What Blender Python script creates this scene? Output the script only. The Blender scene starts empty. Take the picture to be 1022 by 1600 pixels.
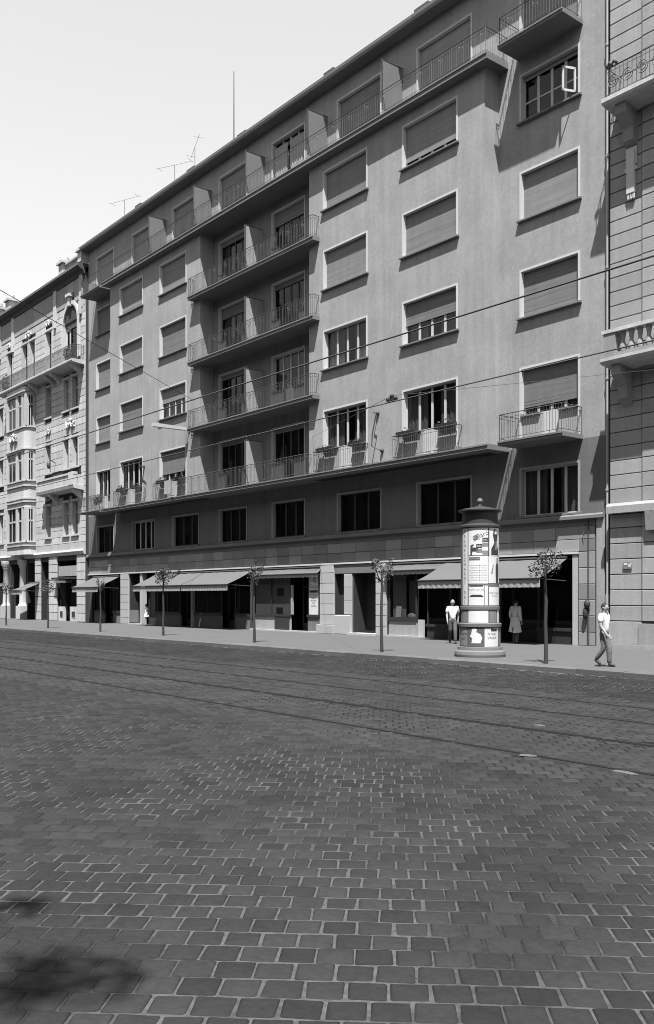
import bpy, bmesh, math, random
from mathutils import Vector, Matrix
random.seed(7)
R = math.radians
sc = bpy.context.scene
C = sc.collection

# ------------------------------------------------------------ camera
FPX, HZ, CZ = 1450.0, 934.0, 1.85
cd = bpy.data.cameras.new('camera'); cam = bpy.data.objects.new('camera', cd); C.objects.link(cam)
cam.location = (0, 0, CZ)
cam.rotation_euler = (R(90), 0, math.atan2(1450, 1170))
cd.sensor_fit = 'VERTICAL'; cd.sensor_height = 36; cd.sensor_width = 36
cd.lens = FPX / 1600 * 36
cd.shift_y = (HZ - 800) / 1600
cd.clip_start = 0.1; cd.clip_end = 3000
sc.camera = cam

# ------------------------------------------------------------ sky, sun, exposure
LD = Vector((-1.03, 1.0, -3.35)).normalized()          # direction the sunlight travels
SUN = -LD
elev = math.asin(SUN.z); azim = math.atan2(SUN.x, SUN.y)
wd = bpy.data.worlds.new('World'); sc.world = wd; wd.use_nodes = True
nt = wd.node_tree; nt.nodes.clear()
sky = nt.nodes.new('ShaderNodeTexSky'); sky.sky_type = 'NISHITA'; sky.sun_disc = False
sky.sun_elevation = elev; sky.sun_rotation = azim
sky.air_density = 2.0; sky.dust_density = 0.0; sky.ozone_density = 1.0
bw = nt.nodes.new('ShaderNodeSeparateColor')            # black and white film, sensitive to blue
bg = nt.nodes.new('ShaderNodeBackground'); bg.inputs[1].default_value = 0.06
wo = nt.nodes.new('ShaderNodeOutputWorld')
nt.links.new(sky.outputs[0], bw.inputs[0]); nt.links.new(bw.outputs['Blue'], bg.inputs[0]); nt.links.new(bg.outputs[0], wo.inputs[0])
sl = bpy.data.lights.new('sun', 'SUN'); sl.energy = 5.0; sl.angle = R(0.5); sl.color = (1, 1, 1)
so = bpy.data.objects.new('sun', sl); C.objects.link(so); so.location = (20, -20, 60)
so.rotation_euler = LD.to_track_quat('-Z', 'Y').to_euler()
sc.view_settings.view_transform = 'Standard'; sc.view_settings.look = 'None'
sc.view_settings.exposure = 1.62; sc.view_settings.gamma = 1.0; sc.view_settings.use_curve_mapping = False
sc.cycles.filter_width = 1.0

# ------------------------------------------------------------ materials
def mat(name, val, var=0.15, scale=1.5, rough=0.85, bump=0.0, bscale=40, streak=0.0, objrand=0.0, metal=0.0, tint=None, fine=0.0, spec=0.25, hstreak=0.0):
    m = bpy.data.materials.new(name); m.use_nodes = True
    N = m.node_tree.nodes; L = m.node_tree.links
    p = N['Principled BSDF']; p.inputs['Roughness'].default_value = rough; p.inputs['Metallic'].default_value = metal; p.inputs['Specular IOR Level'].default_value = spec
    tc = N.new('ShaderNodeTexCoord'); geo = N.new('ShaderNodeNewGeometry')
    def noise(sca, det=4, vec=None):
        n = N.new('ShaderNodeTexNoise'); n.inputs['Scale'].default_value = sca; n.inputs['Detail'].default_value = det
        L.new(vec or geo.outputs['Position'], n.inputs['Vector']); return n.outputs['Fac']
    def ma(op, a, b):
        n = N.new('ShaderNodeMath'); n.operation = op
        for i, x in enumerate((a, b)):
            if isinstance(x, (int, float)): n.inputs[i].default_value = x
            else: L.new(x, n.inputs[i])
        return n.outputs[0]
    f = ma('MULTIPLY_ADD', noise(scale), 2 * var); f.node.inputs[2].default_value = 1 - var
    if streak:
        mp = N.new('ShaderNodeMapping'); mp.inputs['Scale'].default_value = (2.2, 2.2, 0.14)
        L.new(geo.outputs['Position'], mp.inputs['Vector'])
        s = ma('MULTIPLY_ADD', noise(1.6, 6, mp.outputs[0]), 2 * streak); s.node.inputs[2].default_value = 1 - streak
        f = ma('MULTIPLY', f, s)
    if hstreak:
        mp = N.new('ShaderNodeMapping'); mp.inputs['Scale'].default_value = (.35, .35, 13)
        L.new(geo.outputs['Position'], mp.inputs['Vector'])
        s = ma('MULTIPLY_ADD', noise(1.0, 5, mp.outputs[0]), 2 * hstreak); s.node.inputs[2].default_value = 1 - hstreak
        f = ma('MULTIPLY', f, s)
    if fine:
        for fs_, k_ in ((22, fine), (6.5, fine * .7)):
            s = ma('MULTIPLY_ADD', noise(fs_, 6), 2 * k_); s.node.inputs[2].default_value = 1 - k_
            f = ma('MULTIPLY', f, s)
    if objrand:
        oi = N.new('ShaderNodeObjectInfo')
        s = ma('MULTIPLY_ADD', oi.outputs['Random'], 2 * objrand); s.node.inputs[2].default_value = 1 - objrand
        f = ma('MULTIPLY', f, s)
    if tint:
        at = N.new('ShaderNodeAttribute'); at.attribute_name = tint
        s = ma('MULTIPLY_ADD', at.outputs['Fac'], 0.4); s.node.inputs[2].default_value = 0.8
        f = ma('MULTIPLY', f, s)
    f = ma('MULTIPLY', f, val)
    L.new(f, p.inputs['Base Color'])
    if bump:
        b = N.new('ShaderNodeBump'); b.inputs['Strength'].default_value = 1.0; b.inputs['Distance'].default_value = bump
        L.new(noise(bscale, 6), b.inputs['Height']); L.new(b.outputs[0], p.inputs['Normal'])
    return m

M = {}
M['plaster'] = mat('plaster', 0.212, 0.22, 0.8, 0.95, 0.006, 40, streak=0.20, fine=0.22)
M['plaster_loggia_shade'] = mat('plaster_loggia_shade', 0.15, 0.2, 0.9, 0.95, 0.006, 40, streak=0.2, fine=0.15)  # facade plaster with extra loggia shade put into its colour
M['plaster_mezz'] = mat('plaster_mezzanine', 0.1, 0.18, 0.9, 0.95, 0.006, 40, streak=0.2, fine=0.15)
M['plaster_dark'] = mat('plaster_dark', 0.11, 0.12, 0.5, 0.95, 0.004, 60, streak=0.16, fine=0.06)
M['trim'] = mat('trim_white', 0.36, 0.08, 1.0, 0.8, streak=0.06)
M['slab'] = mat('slab_concrete', 0.115, 0.15, 0.8, 0.9, 0.003, 50, streak=0.15, fine=0.08)
M['cladding'] = mat('cladding_stone', 0.165, 0.16, 1.1, 0.7, 0.001, 60, objrand=0.28, fine=0.06)
M['cladding_joint'] = mat('cladding_joint', 0.04)
M['stone'] = mat('old_stone', 0.32, 0.12, 0.7, 0.95, 0.006, 30, streak=0.30, objrand=0.12, fine=0.16)
M['stone_joint'] = mat('old_stone_joint', 0.035)
M['stone_r'] = mat('rusticated_stone', 0.21, 0.12, 0.8, 0.95, 0.008, 35, streak=0.2, objrand=0.1, fine=0.16)
M['pier'] = mat('pale_pier_stone', 0.27, 0.10, 1.0, 0.8, 0.001, 60, objrand=0.06, fine=0.04)
M['shutter'] = mat('shutter_wood', 0.145, 0.10, 2.0, 0.7, streak=0.12, objrand=0.22, hstreak=.34)
M['frame'] = mat('window_frame_white', 0.34, 0.06, 2.0, 0.5)
M['frame_dark'] = mat('shop_frame_dark', 0.025, 0.1, 2, 0.45)
M['metal'] = mat('railing_iron', 0.045, 0.2, 3, 0.55)
M['metal_l'] = mat('zinc', 0.28, 0.15, 2, 0.5, metal=0.2)
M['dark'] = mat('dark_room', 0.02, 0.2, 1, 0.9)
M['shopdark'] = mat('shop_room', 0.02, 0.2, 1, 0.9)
M['curtain'] = mat('curtain', 0.17, 0.1, 3, 0.9)
M['canvas'] = mat('awning_canvas', 0.075, 0.06, 1.2, 0.9, 0.002, 200, streak=0.06, fine=0.03)
M['valance'] = mat('awning_valance', 0.22, 0.08, 3, 0.9)
M['roof'] = mat('roof_tile', 0.05, 0.2, 1, 0.9)
M['asphalt'] = mat('pavement_asphalt', 0.068, 0.08, 0.5, 0.95, 0.003, 150, fine=0.06, spec=.1)
M['kerb'] = mat('kerb_granite', 0.07, 0.12, 3, 0.8, 0.003, 80, objrand=0.15, fine=0.1)
M['sett'] = mat('sett_basalt', 0.0205, 0.32, 0.45, 0.72, 0.007, 38, tint='tint', fine=0.26, spec=.03)
M['sett1'] = mat('sett_basalt_near', 0.0205, 0.32, 0.45, 0.72, 0.007, 38, objrand=0.17, fine=0.26, spec=.03)
M['rail'] = mat('tram_rail_steel', 0.010, 0.2, 3, 0.6, spec=.03)
M['poster'] = mat('poster_paper', 0.42, 0.10, 4, 0.8)
M['poster_g'] = mat('poster_paper_grey', 0.13, 0.15, 6, 0.8)
M['ink'] = mat('poster_ink', 0.025, 0.2, 5, 0.8)
M['kioskc'] = mat('kiosk_concrete', 0.095, 0.15, 2, 0.8, 0.002, 60, fine=0.1)
M['kioskd'] = mat('kiosk_dark_metal', 0.025, 0.2, 2, 0.6)
M['bark'] = mat('bark', 0.03, 0.3, 8, 0.95, 0.004, 60)
M['leaf'] = mat('leaf', 0.055, 0.35, 6, 0.6)
M['skin'] = mat('skin', 0.2, 0.05, 8, 0.6)
M['hair'] = mat('hair', 0.012, 0.2, 20, 0.7)
M['shirt'] = mat('shirt_white', 0.5, 0.03, 8, 0.9, 0.02, 9)
M['trouser'] = mat('trouser_grey', 0.055, 0.1, 8, 0.9, 0.02, 9)
M['trouser_l'] = mat('trouser_light_grey', 0.09, 0.1, 8, 0.9, 0.02, 9)
M['coat'] = mat('coat_grey', .36, 0.08, 5, 0.9, 0.02, 7)
M['shoe'] = mat('shoe_black', 0.025, 0.1, 8, 0.5)
M['lamp'] = mat('lamp_casing', 0.34, 0.05, 4, 0.4)
M['paper'] = mat('scrap_paper', 0.06, 0.05, 8, 0.8)

def glass_mat(name, tr):
    m = bpy.data.materials.new(name); m.use_nodes = True
    N = m.node_tree.nodes; L = m.node_tree.links; N.clear()
    o = N.new('ShaderNodeOutputMaterial'); mx = N.new('ShaderNodeMixShader'); t = N.new('ShaderNodeBsdfTransparent')
    g = N.new('ShaderNodeBsdfGlossy'); fr = N.new('ShaderNodeFresnel'); fr.inputs[0].default_value = 1.5
    ge = N.new('ShaderNodeNewGeometry'); mr = N.new('ShaderNodeMapRange'); mr.inputs['To Min'].default_value = 1.5; mr.inputs['To Max'].default_value = 1 / 1.5
    L.new(ge.outputs['Backfacing'], mr.inputs['Value']); L.new(mr.outputs[0], fr.inputs[0])      # same reflectance from both sides of a thin pane
    t.inputs[0].default_value = (tr, tr, tr, 1); g.inputs['Roughness'].default_value = 0.03; g.inputs[0].default_value = (.4, .4, .4, 1)
    L.new(fr.outputs[0], mx.inputs[0]); L.new(t.outputs[0], mx.inputs[1]); L.new(g.outputs[0], mx.inputs[2]); L.new(mx.outputs[0], o.inputs[0])
    return m
M['frosted'] = mat('frosted_screen', 0.12, 0.1, 2, 0.5)
M['screen'] = mat('display_screen', 0.20, 0.1, 1.5, 0.9, streak=.12)
M['railbed'] = mat('rail_bed_tar', 0.0205, 0.3, 2, 0.9, spec=.02, fine=.2)
M['stone_joint_r'] = mat('rustic_joint', .07)
M['poster_d'] = mat('poster_dark', .06, .2, 5)
M['glass'] = glass_mat('window_glass', 0.75)

def joint_mat():
    m = bpy.data.materials.new('sett_joint_sand'); m.use_nodes = True
    N = m.node_tree.nodes; L = m.node_tree.links; p = N['Principled BSDF']; p.inputs['Roughness'].default_value = 0.95; p.inputs['Specular IOR Level'].default_value = .05
    geo = N.new('ShaderNodeNewGeometry'); sep = N.new('ShaderNodeSeparateXYZ'); L.new(geo.outputs['Position'], sep.inputs[0])
    n = N.new('ShaderNodeTexNoise'); n.inputs['Scale'].default_value = 0.55; n.inputs['Detail'].default_value = 5
    L.new(geo.outputs['Position'], n.inputs['Vector'])
    n2 = N.new('ShaderNodeTexNoise'); n2.inputs['Scale'].default_value = 20; n2.inputs['Detail'].default_value = 4
    L.new(geo.outputs['Position'], n2.inputs['Vector'])
    # joints are sanded outside the tram bed (y 7.4 .. 15), tarred inside it
    w = N.new('ShaderNodeMath'); w.operation = 'MULTIPLY_ADD'; L.new(n.outputs['Fac'], w.inputs[0]); w.inputs[1].default_value = 2.4; L.new(sep.outputs['Y'], w.inputs[2])
    r = N.new('ShaderNodeValToRGB'); d = N.new('ShaderNodeMath'); d.operation = 'DIVIDE'; L.new(w.outputs[0], d.inputs[0]); d.inputs[1].default_value = 22
    L.new(d.outputs[0], r.inputs[0])
    e = r.color_ramp.elements
    e[0].position = 0.0; e[0].color = (.062,) * 3 + (1,)
    e[1].position = 1.0; e[1].color = (.10,) * 3 + (1,)
    for pos, v in ((.36, .058), (.42, .025), (.71, .022), (.76, .055)):
        x = e.new(pos); x.color = (v, v, v, 1)
    r2 = N.new('ShaderNodeValToRGB'); L.new(n.outputs['Fac'], r2.inputs[0])
    r2.color_ramp.elements[0].position = .41; r2.color_ramp.elements[0].color = (.38, .38, .38, 1)
    r2.color_ramp.elements[1].position = .53; r2.color_ramp.elements[1].color = (1, 1, 1, 1)
    mu = N.new('ShaderNodeMixRGB'); mu.blend_type = 'MULTIPLY'; mu.inputs[0].default_value = 1; L.new(r.outputs[0], mu.inputs[1]); L.new(r2.outputs[0], mu.inputs[2])
    r3 = N.new('ShaderNodeValToRGB'); L.new(n2.outputs['Fac'], r3.inputs[0])
    r3.color_ramp.elements[0].position = .3; r3.color_ramp.elements[0].color = (.6, .6, .6, 1); r3.color_ramp.elements[1].position = .6
    mu2 = N.new('ShaderNodeMixRGB'); mu2.blend_type = 'MULTIPLY'; mu2.inputs[0].default_value = 1; L.new(mu.outputs[0], mu2.inputs[1]); L.new(r3.outputs[0], mu2.inputs[2])
    L.new(mu2.outputs[0], p.inputs['Base Color'])
    return m
M['joint'] = joint_mat()

# ------------------------------------------------------------ mesh helpers
WL = {}                                                    # world position of every object
def world(o): return WL.get(o.name, Vector((0, 0, 0))) if o else Vector((0, 0, 0))
def tag(o, label, cat, group=None, kind=None):
    if label: o['label'] = label
    if cat: o['category'] = cat
    if group: o['group'] = group
    if kind: o['kind'] = kind
    return o
def thing(name, label, cat, loc, group=None, kind=None, parent=None):
    o = bpy.data.objects.new(name, None); C.objects.link(o); o.empty_display_size = .2
    if parent: o.parent = parent
    o.location = Vector(loc) - world(parent); WL[o.name] = Vector(loc)
    return tag(o, label, cat, group, kind)

class MB:
    def __init__(s): s.v = []; s.f = []; s.mi = []; s.cur = 0
    def add(s, vs, fs):
        b = len(s.v); s.v += [tuple(x) for x in vs]; s.f += [tuple(b + i for i in q) for q in fs]; s.mi += [s.cur] * len(fs); return s
    def quad(s, a, b, c, d): return s.add((a, b, c, d), ((0, 1, 2, 3),))
    def box(s, x0, x1, y0, y1, z0, z1):
        return s.add([(x0, y0, z0), (x1, y0, z0), (x1, y1, z0), (x0, y1, z0), (x0, y0, z1), (x1, y0, z1), (x1, y1, z1), (x0, y1, z1)],
                     [(0, 3, 2, 1), (4, 5, 6, 7), (0, 1, 5, 4), (1, 2, 6, 5), (2, 3, 7, 6), (3, 0, 4, 7)])
    def prism_x(s, prof, x0, x1):                          # profile of (y,z), counter-clockwise seen from +x
        n = len(prof); vs = [(x0, y, z) for y, z in prof] + [(x1, y, z) for y, z in prof]
        fs = [(i, (i + 1) % n, n + (i + 1) % n, n + i) for i in range(n)] + [tuple(range(n))[::-1], tuple(range(n, 2 * n))]
        return s.add(vs, fs)
    def prism_z(s, prof, z0, z1):
        n = len(prof); vs = [(x, y, z0) for x, y in prof] + [(x, y, z1) for x, y in prof]
        fs = [(i, (i + 1) % n, n + (i + 1) % n, n + i) for i in range(n)] + [tuple(range(n))[::-1], tuple(range(n, 2 * n))]
        return s.add(vs, fs)
    def tube(s, pts, r, n=6, cap=True):
        rs = r if isinstance(r, (list, tuple)) else [r] * len(pts); P = [Vector(p) for p in pts]; vs = []; fs = []
        for i, p in enumerate(P):
            t = (P[min(i + 1, len(P) - 1)] - P[max(i - 1, 0)]).normalized()
            u = t.cross(Vector((0, 0, 1)) if abs(t.z) < .9 else Vector((1, 0, 0))).normalized(); w = t.cross(u)
            for k in range(n):
                a = 2 * math.pi * k / n; vs.append(p + (u * math.cos(a) + w * math.sin(a)) * rs[i])
        for i in range(len(P) - 1):
            for k in range(n):
                a = i * n + k; b = i * n + (k + 1) % n; fs.append((a, b, b + n, a + n))
        if cap: fs += [tuple(range(n))[::-1], tuple(range((len(P) - 1) * n, len(P) * n))]
        return s.add(vs, fs)
    def lathe(s, prof, cx, cy, n=24, a0=0, a1=2 * math.pi):
        full = abs(a1 - a0 - 2 * math.pi) < 1e-6; m = n if full else n + 1; vs = []; fs = []
        for r, z in prof:
            for k in range(m):
                a = a0 + (a1 - a0) * k / n; vs.append((cx + r * math.cos(a), cy + r * math.sin(a), z))
        for i in range(len(prof) - 1):
            for k in range(n):
                a = i * m + k; b = i * m + (k + 1) % m; fs.append((a, b, b + m, a + m))
        return s.add(vs, fs)
    def ball(s, c, rx, ry=None, rz=None, n=10, m=7):
        ry = ry or rx; rz = rz or rx; vs = []; fs = []
        for i in range(m + 1):
            t = math.pi * i / m
            for k in range(n):
                a = 2 * math.pi * k / n; vs.append((c[0] + rx * math.sin(t) * math.cos(a), c[1] + ry * math.sin(t) * math.sin(a), c[2] - rz * math.cos(t)))
        for i in range(m):
            for k in range(n): fs.append((i * n + k, i * n + (k + 1) % n, (i + 1) * n + (k + 1) % n, (i + 1) * n + k))
        return s.add(vs, fs)
    def wall(s, x0, x1, z0, z1, y, holes):                 # sheet facing -y with rectangular openings
        xs = sorted({x0, x1} | {h[i] for h in holes for i in (0, 1)}); zs = sorted({z0, z1} | {h[i] for h in holes for i in (2, 3)})
        xs = [x for x in xs if x0 <= x <= x1]; zs = [z for z in zs if z0 <= z <= z1]
        for i in range(len(xs) - 1):
            for j in range(len(zs) - 1):
                cx = (xs[i] + xs[i + 1]) / 2; cz = (zs[j] + zs[j + 1]) / 2
                if any(h[0] < cx < h[1] and h[2] < cz < h[3] for h in holes): continue
                s.quad((xs[i], y, zs[j]), (xs[i + 1], y, zs[j]), (xs[i + 1], y, zs[j + 1]), (xs[i], y, zs[j + 1]))
        return s
    def build(s, name, m, parent=None, smooth=False, label=None, cat=None, group=None, kind=None):
        vs = s.v
        xs = [p[0] for p in vs]; ys = [p[1] for p in vs]; zs = [p[2] for p in vs]
        org = Vector(((min(xs) + max(xs)) / 2, (min(ys) + max(ys)) / 2, min(zs)))
        me = bpy.data.meshes.new(name)
        me.from_pydata([(p[0] - org.x, p[1] - org.y, p[2] - org.z) for p in vs], [], s.f)
        ms = m if isinstance(m, (list, tuple)) else [m]
        for x in ms: me.materials.append(M[x] if isinstance(x, str) else x)
        if len(ms) > 1: me.polygons.foreach_set('material_index', s.mi)
        if smooth: me.polygons.foreach_set('use_smooth', [True] * len(me.polygons))
        me.update()
        o = bpy.data.objects.new(name, me); C.objects.link(o)
        if parent: o.parent = parent
        o.location = org - world(parent); WL[o.name] = org
        return tag(o, label, cat, group, kind)

def box(name, m, parent, x0, x1, y0, y1, z0, z1, **k): return MB().box(x0, x1, y0, y1, z0, z1).build(name, m, parent, **k)

_cube = {}
def chamfer_cube(m):                                       # shared mesh for stone blocks: unit cube, front edges bevelled, origin at base
    if m in _cube: return _cube[m]
    c = 0.008; cz = 0.025
    v = [(-.5, .5, 0), (.5, .5, 0), (.5, .5, 1), (-.5, .5, 1), (-.5, -.2, 0), (.5, -.2, 0), (.5, -.2, 1), (-.5, -.2, 1),
         (-.5 + c, -.5, cz), (.5 - c, -.5, cz), (.5 - c, -.5, 1 - cz), (-.5 + c, -.5, 1 - cz)]
    f = [(8, 9, 10, 11), (4, 5, 9, 8), (5, 6, 10, 9), (6, 7, 11, 10), (7, 4, 8, 11), (0, 4, 7, 3), (1, 2, 6, 5), (3, 7, 6, 2), (0, 1, 5, 4)]
    me = bpy.data.meshes.new('stone_block'); me.from_pydata(v, [], f); me.materials.append(M[m]); me.update(); _cube[m] = me
    return me
def block(name, m, parent, x0, x1, y0, y1, z0, z1):
    o = bpy.data.objects.new(name, chamfer_cube(m)); C.objects.link(o); o.parent = parent
    w = Vector(((x0 + x1) / 2, (y0 + y1) / 2, z0)); o.location = w - world(parent); WL[o.name] = w
    o.scale = (x1 - x0, y1 - y0, z1 - z0)
    return o
def rustic(parent, name, m, x0, x1, y, z0, courses, holes, gap=.022, depth=.10, jit=0):
    """courses of stone blocks proud of the wall plane y, cut around the holes"""
    for k in range(len(courses) - 1):
        a, b = courses[k] + gap / 2, courses[k + 1] - gap / 2
        cuts = sorted((max(h[0], x0), min(h[1], x1)) for h in holes if h[2] < b - .02 and h[3] > a + .02 and h[1] > x0 and h[0] < x1)
        x = x0
        segs = []
        for c in cuts:
            if c[0] - x > .06: segs.append((x, c[0]))
            x = max(x, c[1])
        if x1 - x > .06: segs.append((x, x1))
        for s in segs: block(name, m, parent, s[0], s[1], y - depth, y + .02, a, b)

def text_mesh(txt, size, extr=0.0):
    cu = bpy.data.curves.new('lettering', 'FONT'); cu.body = txt; cu.size = size; cu.align_x = 'CENTER'; cu.align_y = 'CENTER'; cu.resolution_u = 2
    o = bpy.data.objects.new('lettering_tmp', cu); C.objects.link(o)
    dg = bpy.context.evaluated_depsgraph_get(); me = bpy.data.meshes.new_from_object(o.evaluated_get(dg))
    vs = [v.co.copy() for v in me.vertices]; fs = [tuple(p.vertices) for p in me.polygons]
    bpy.data.objects.remove(o); bpy.data.meshes.remove(me); bpy.data.curves.remove(cu)
    return vs, fs

# ============================================================ GROUND
A, F, S = 28.2, 27.35, 26.9                                # wall plane, projecting facade, slab fronts
PZ = 0.13
road = MB()
road.quad((-400, -150, -.0035), (250, -150, -.0035), (250, 18.82, -.0035), (-400, 18.82, -.0035))
road = road.build('road', 'joint', kind='structure')
ground = MB().quad((-900, -900, -.3), (900, -900, -.3), (900, 900, -.3), (-900, 900, -.3)).build('ground', 'asphalt', kind='structure')
pv = MB().box(-250, 150, 19.12, 28.6, -.02, PZ).build('pavement', 'asphalt', kind='structure')
kb = thing('kerb', None, None, (-20, 18.95, 0), kind='structure')
kme = MB().box(-.5, .5, -.15, .15, 0, 1)
kx = -95.0
km = bpy.data.meshes.new('kerb_stone')
km.from_pydata([(-.5, -.15, 0), (.5, -.15, 0), (.5, .15, 0), (-.5, .15, 0), (-.5, -.15, .12), (.5, -.15, .12), (.5, -.12, .145), (-.5, -.12, .145), (.5, .15, .145), (-.5, .15, .145)], [],
               [(0, 1, 5, 4), (4, 5, 6, 7), (7, 6, 8, 9), (0, 4, 7, 9, 3), (1, 2, 8, 6, 5), (2, 3, 9, 8)])
km.materials.append(M['kerb']); km.update()
while kx < 6:
    L_ = random.uniform(.95, 1.5)
    o = bpy.data.objects.new('kerb_stone', km); C.objects.link(o); o.parent = kb
    w = Vector((kx + L_ / 2, 18.97 + random.uniform(-.008, .008), random.uniform(-.006, .004))); o.location = w - world(kb); o.scale = (L_ - .012, 1, 1)
    kx += L_

# --- setts: diagonal running bond
th = R(47); rd = Vector((math.cos(th), math.sin(th))); cr = Vector((-math.sin(th), math.cos(th)))
SX, SY = 0.200, 0.208
RAILS = [8.73, 10.43, 12.25, 13.9]
an = math.hypot(1170, 1450); ca, cb = 1450 / an, 1170 / an
def cam_uv(x, y, z=0):
    Z = -ca * x + cb * y; X = cb * x + ca * y
    return X, Z
cand = []
for j in range(-110, 260):
    off = (j % 2) * .5 + random.uniform(-.12, .12)
    bend = 0
    for i in range(-330, 130):
        p = rd * ((i + off) * SX) + cr * (j * SY)
        if not (-8 < p.y < 18.72 and -62 < p.x < 12): continue
        X, Z = cam_uv(p.x, p.y)
        if Z < 1.0 or abs(X) > .62 * Z + 2.0: continue
        if any(abs(p.y - r) < .13 for r in RAILS): continue
        cand.append((Z, X, p.x, p.y))
cand.sort()
def sett_shape(rnd):
    g = rnd.uniform(.005, .0095); hw, hh = SX / 2 - g, SY / 2 - g
    z = rnd.uniform(-.001, .005); bz = .006; ins = rnd.uniform(.010, .018)
    jit = lambda: rnd.uniform(-.0045, .0045)
    base = [(-hw + jit(), -hh + jit()), (hw + jit(), -hh + jit()), (hw + jit(), hh + jit()), (-hw + jit(), hh + jit())]
    # rounded outline: cut corners
    out = []
    for k in range(4):
        p = Vector(base[k]); q = Vector(base[(k + 1) % 4]); o_ = Vector(base[k - 1]); c = rnd.uniform(.005, .014)
        out.append(p + (o_ - p).normalized() * c); out.append(p + (q - p).normalized() * c)
    tx, ty = rnd.uniform(-.014, .014), rnd.uniform(-.014, .014)
    vs = [(p.x, p.y, -.022) for p in out] + [(p.x, p.y, z - bz + p.x * tx + p.y * ty) for p in out]
    vs += [(p.x * (1 - ins / hw), p.y * (1 - ins / hh), z + p.x * tx + p.y * ty) for p in out]
    vs += [(0, 0, z + .004)]
    fs = []
    for r_ in (0, 8):
        for k in range(8): fs.append((r_ + k, r_ + (k + 1) % 8, r_ + 8 + (k + 1) % 8, r_ + 8 + k))
    fs += [(16 + k, 16 + (k + 1) % 8, 24) for k in range(8)]
    return vs, fs
rs = random.Random(3)
shapes = [sett_shape(rs) for _ in range(48)]
smesh = []
for vs, fs in shapes[:14]:
    me = bpy.data.meshes.new('sett'); me.from_pydata(vs, [], fs); me.materials.append(M['sett1'])
    me.polygons.foreach_set('use_smooth', [True] * len(fs)); me.update(); smesh.append(me)
nind = 0; BV = []; BF = []; BT = []
for Z, X, x, y in cand:
    rz = th + rs.uniform(-.018, .018)
    if nind < 300 and abs(X) < .37 * Z and Z > 3.6:
        o = bpy.data.objects.new('sett', smesh[nind % 14]); C.objects.link(o); o.parent = road
        o.location = Vector((x, y, rs.uniform(-.001, .002))) - world(road); o.rotation_euler.z = rz + (math.pi if rs.random() < .5 else 0); nind += 1
        continue
    vs, fs = shapes[rs.randrange(48)]; c, s_ = math.cos(rz), math.sin(rz); b = len(BV); dz = rs.uniform(-.001, .002)
    far = Z > 14
    if far: vs, fs = vs[8:], [(k, (k + 1) % 8, 8 + (k + 1) % 8, 8 + k) for k in range(8)] + [(8 + k, 8 + (k + 1) % 8, 16) for k in range(8)]
    for vx, vy, vz in vs: BV.append((x + vx * c - vy * s_, y + vx * s_ + vy * c, vz + dz))
    for f in fs: BF.append(tuple(b + i for i in f))
    BT += [rs.random() + (.55 if 7.7 < y < 14.6 else (-.35 if y > 15 else 0))] * len(fs)      # paler granite in the tram bed, darker basalt by the kerb
me = bpy.data.meshes.new('sett_paving'); me.from_pydata(BV, [], BF); me.materials.append(M['sett'])
at = me.attributes.new('tint', 'FLOAT', 'FACE'); at.data.foreach_set('value', BT)
me.polygons.foreach_set('use_smooth', [True] * len(BF)); me.update()
o = bpy.data.objects.new('sett_paving', me); C.objects.link(o); o.parent = road; o.location = -world(road); o['kind'] = 'stuff'
# tram rails
for k, (a, b, lab) in enumerate(((0, 1, 'tram track nearest the camera, its far rail the darkest line'), (2, 3, 'tram track farther across the street, nearer the kerb'))):
    t = thing('tram_track', lab, 'tram track', (-25, (RAILS[a] + RAILS[b]) / 2, 0), 'tram tracks along the street')
    for r_ in (a, b):
        y = RAILS[r_]; wdt = .065 if r_ == 1 else .035
        m_ = MB().box(-140, 60, y - wdt, y - wdt + .03, -.05, .002).box(-140, 60, y - wdt + .03, y + wdt - .02, -.05, -.001).box(-140, 60, y + wdt - .02, y + wdt, -.05, .0)
        m_ = m_.build('rail', 'rail', t)
        box('rail_bed', 'railbed', m_, -140, 60, y - .14, y + .14, -.05, -.0025)
# scraps of paper on the road
for k, (x, y, s_, lab) in enumerate(((-6.98, 8.64, .13, 'white paper scrap by the tram rail, left of two'), (-5.64, 8.6, .13, 'white paper scrap by the tram rail at the right edge'),
                                      (-8.5, 10.8, .10, 'small white paper scrap between the two tram tracks'))):
    m_ = MB(); n = 7; pts = []
    for i in range(n):
        a = 2 * math.pi * i / n; rr = s_ * random.uniform(.6, 1.1); pts.append((x + rr * math.cos(a) * 1.2, y + rr * math.sin(a) * .7, .006 + random.uniform(0, .006)))
    m_.add(pts + [(x, y, .012)], [(i, (i + 1) % n, n) for i in range(n)]); m_.build('paper_scrap', 'paper', label=lab, cat='paper', group='paper scraps on the road')

# ============================================================ APARTMENT BUILDING
XL, XR = -61.9, -19.22
FL0, FL1, FR0, FR1 = -56.7, -45.3, -35.27, -24.17
bld = thing('apartment_building', 'plain grey plastered apartment block with rows of roller shutters and stacked loggia balconies', 'apartment building', (-40.4, 28.4, 0))
COLF = {'R1': (-28.7, -25.65), 'R2': (-34.1, -31.1), 'L1': (-49.9, -46.9), 'L2': (-55.2, -52.2)}
COLA = {'R0': (-23.05, -20.45), 'L0': (-60.55, -57.95)}
COLC = {'C1': (-39.45, -36.75), 'C2': (-44.6, -41.9)}
TOP = {2: 10.6, 3: 14.35, 4: 18.12, 5: 21.85, 6: 25.5}
BOT = {2: 7.78, 3: 12.6, 4: 16.35, 5: 20.1, 6: 22.74}
SLAB = {2: 7.72, 3: 11.46, 4: 15.2, 5: 18.94, 6: 22.68}
MEZ = (4.97, 6.75)
RV = .2

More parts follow.
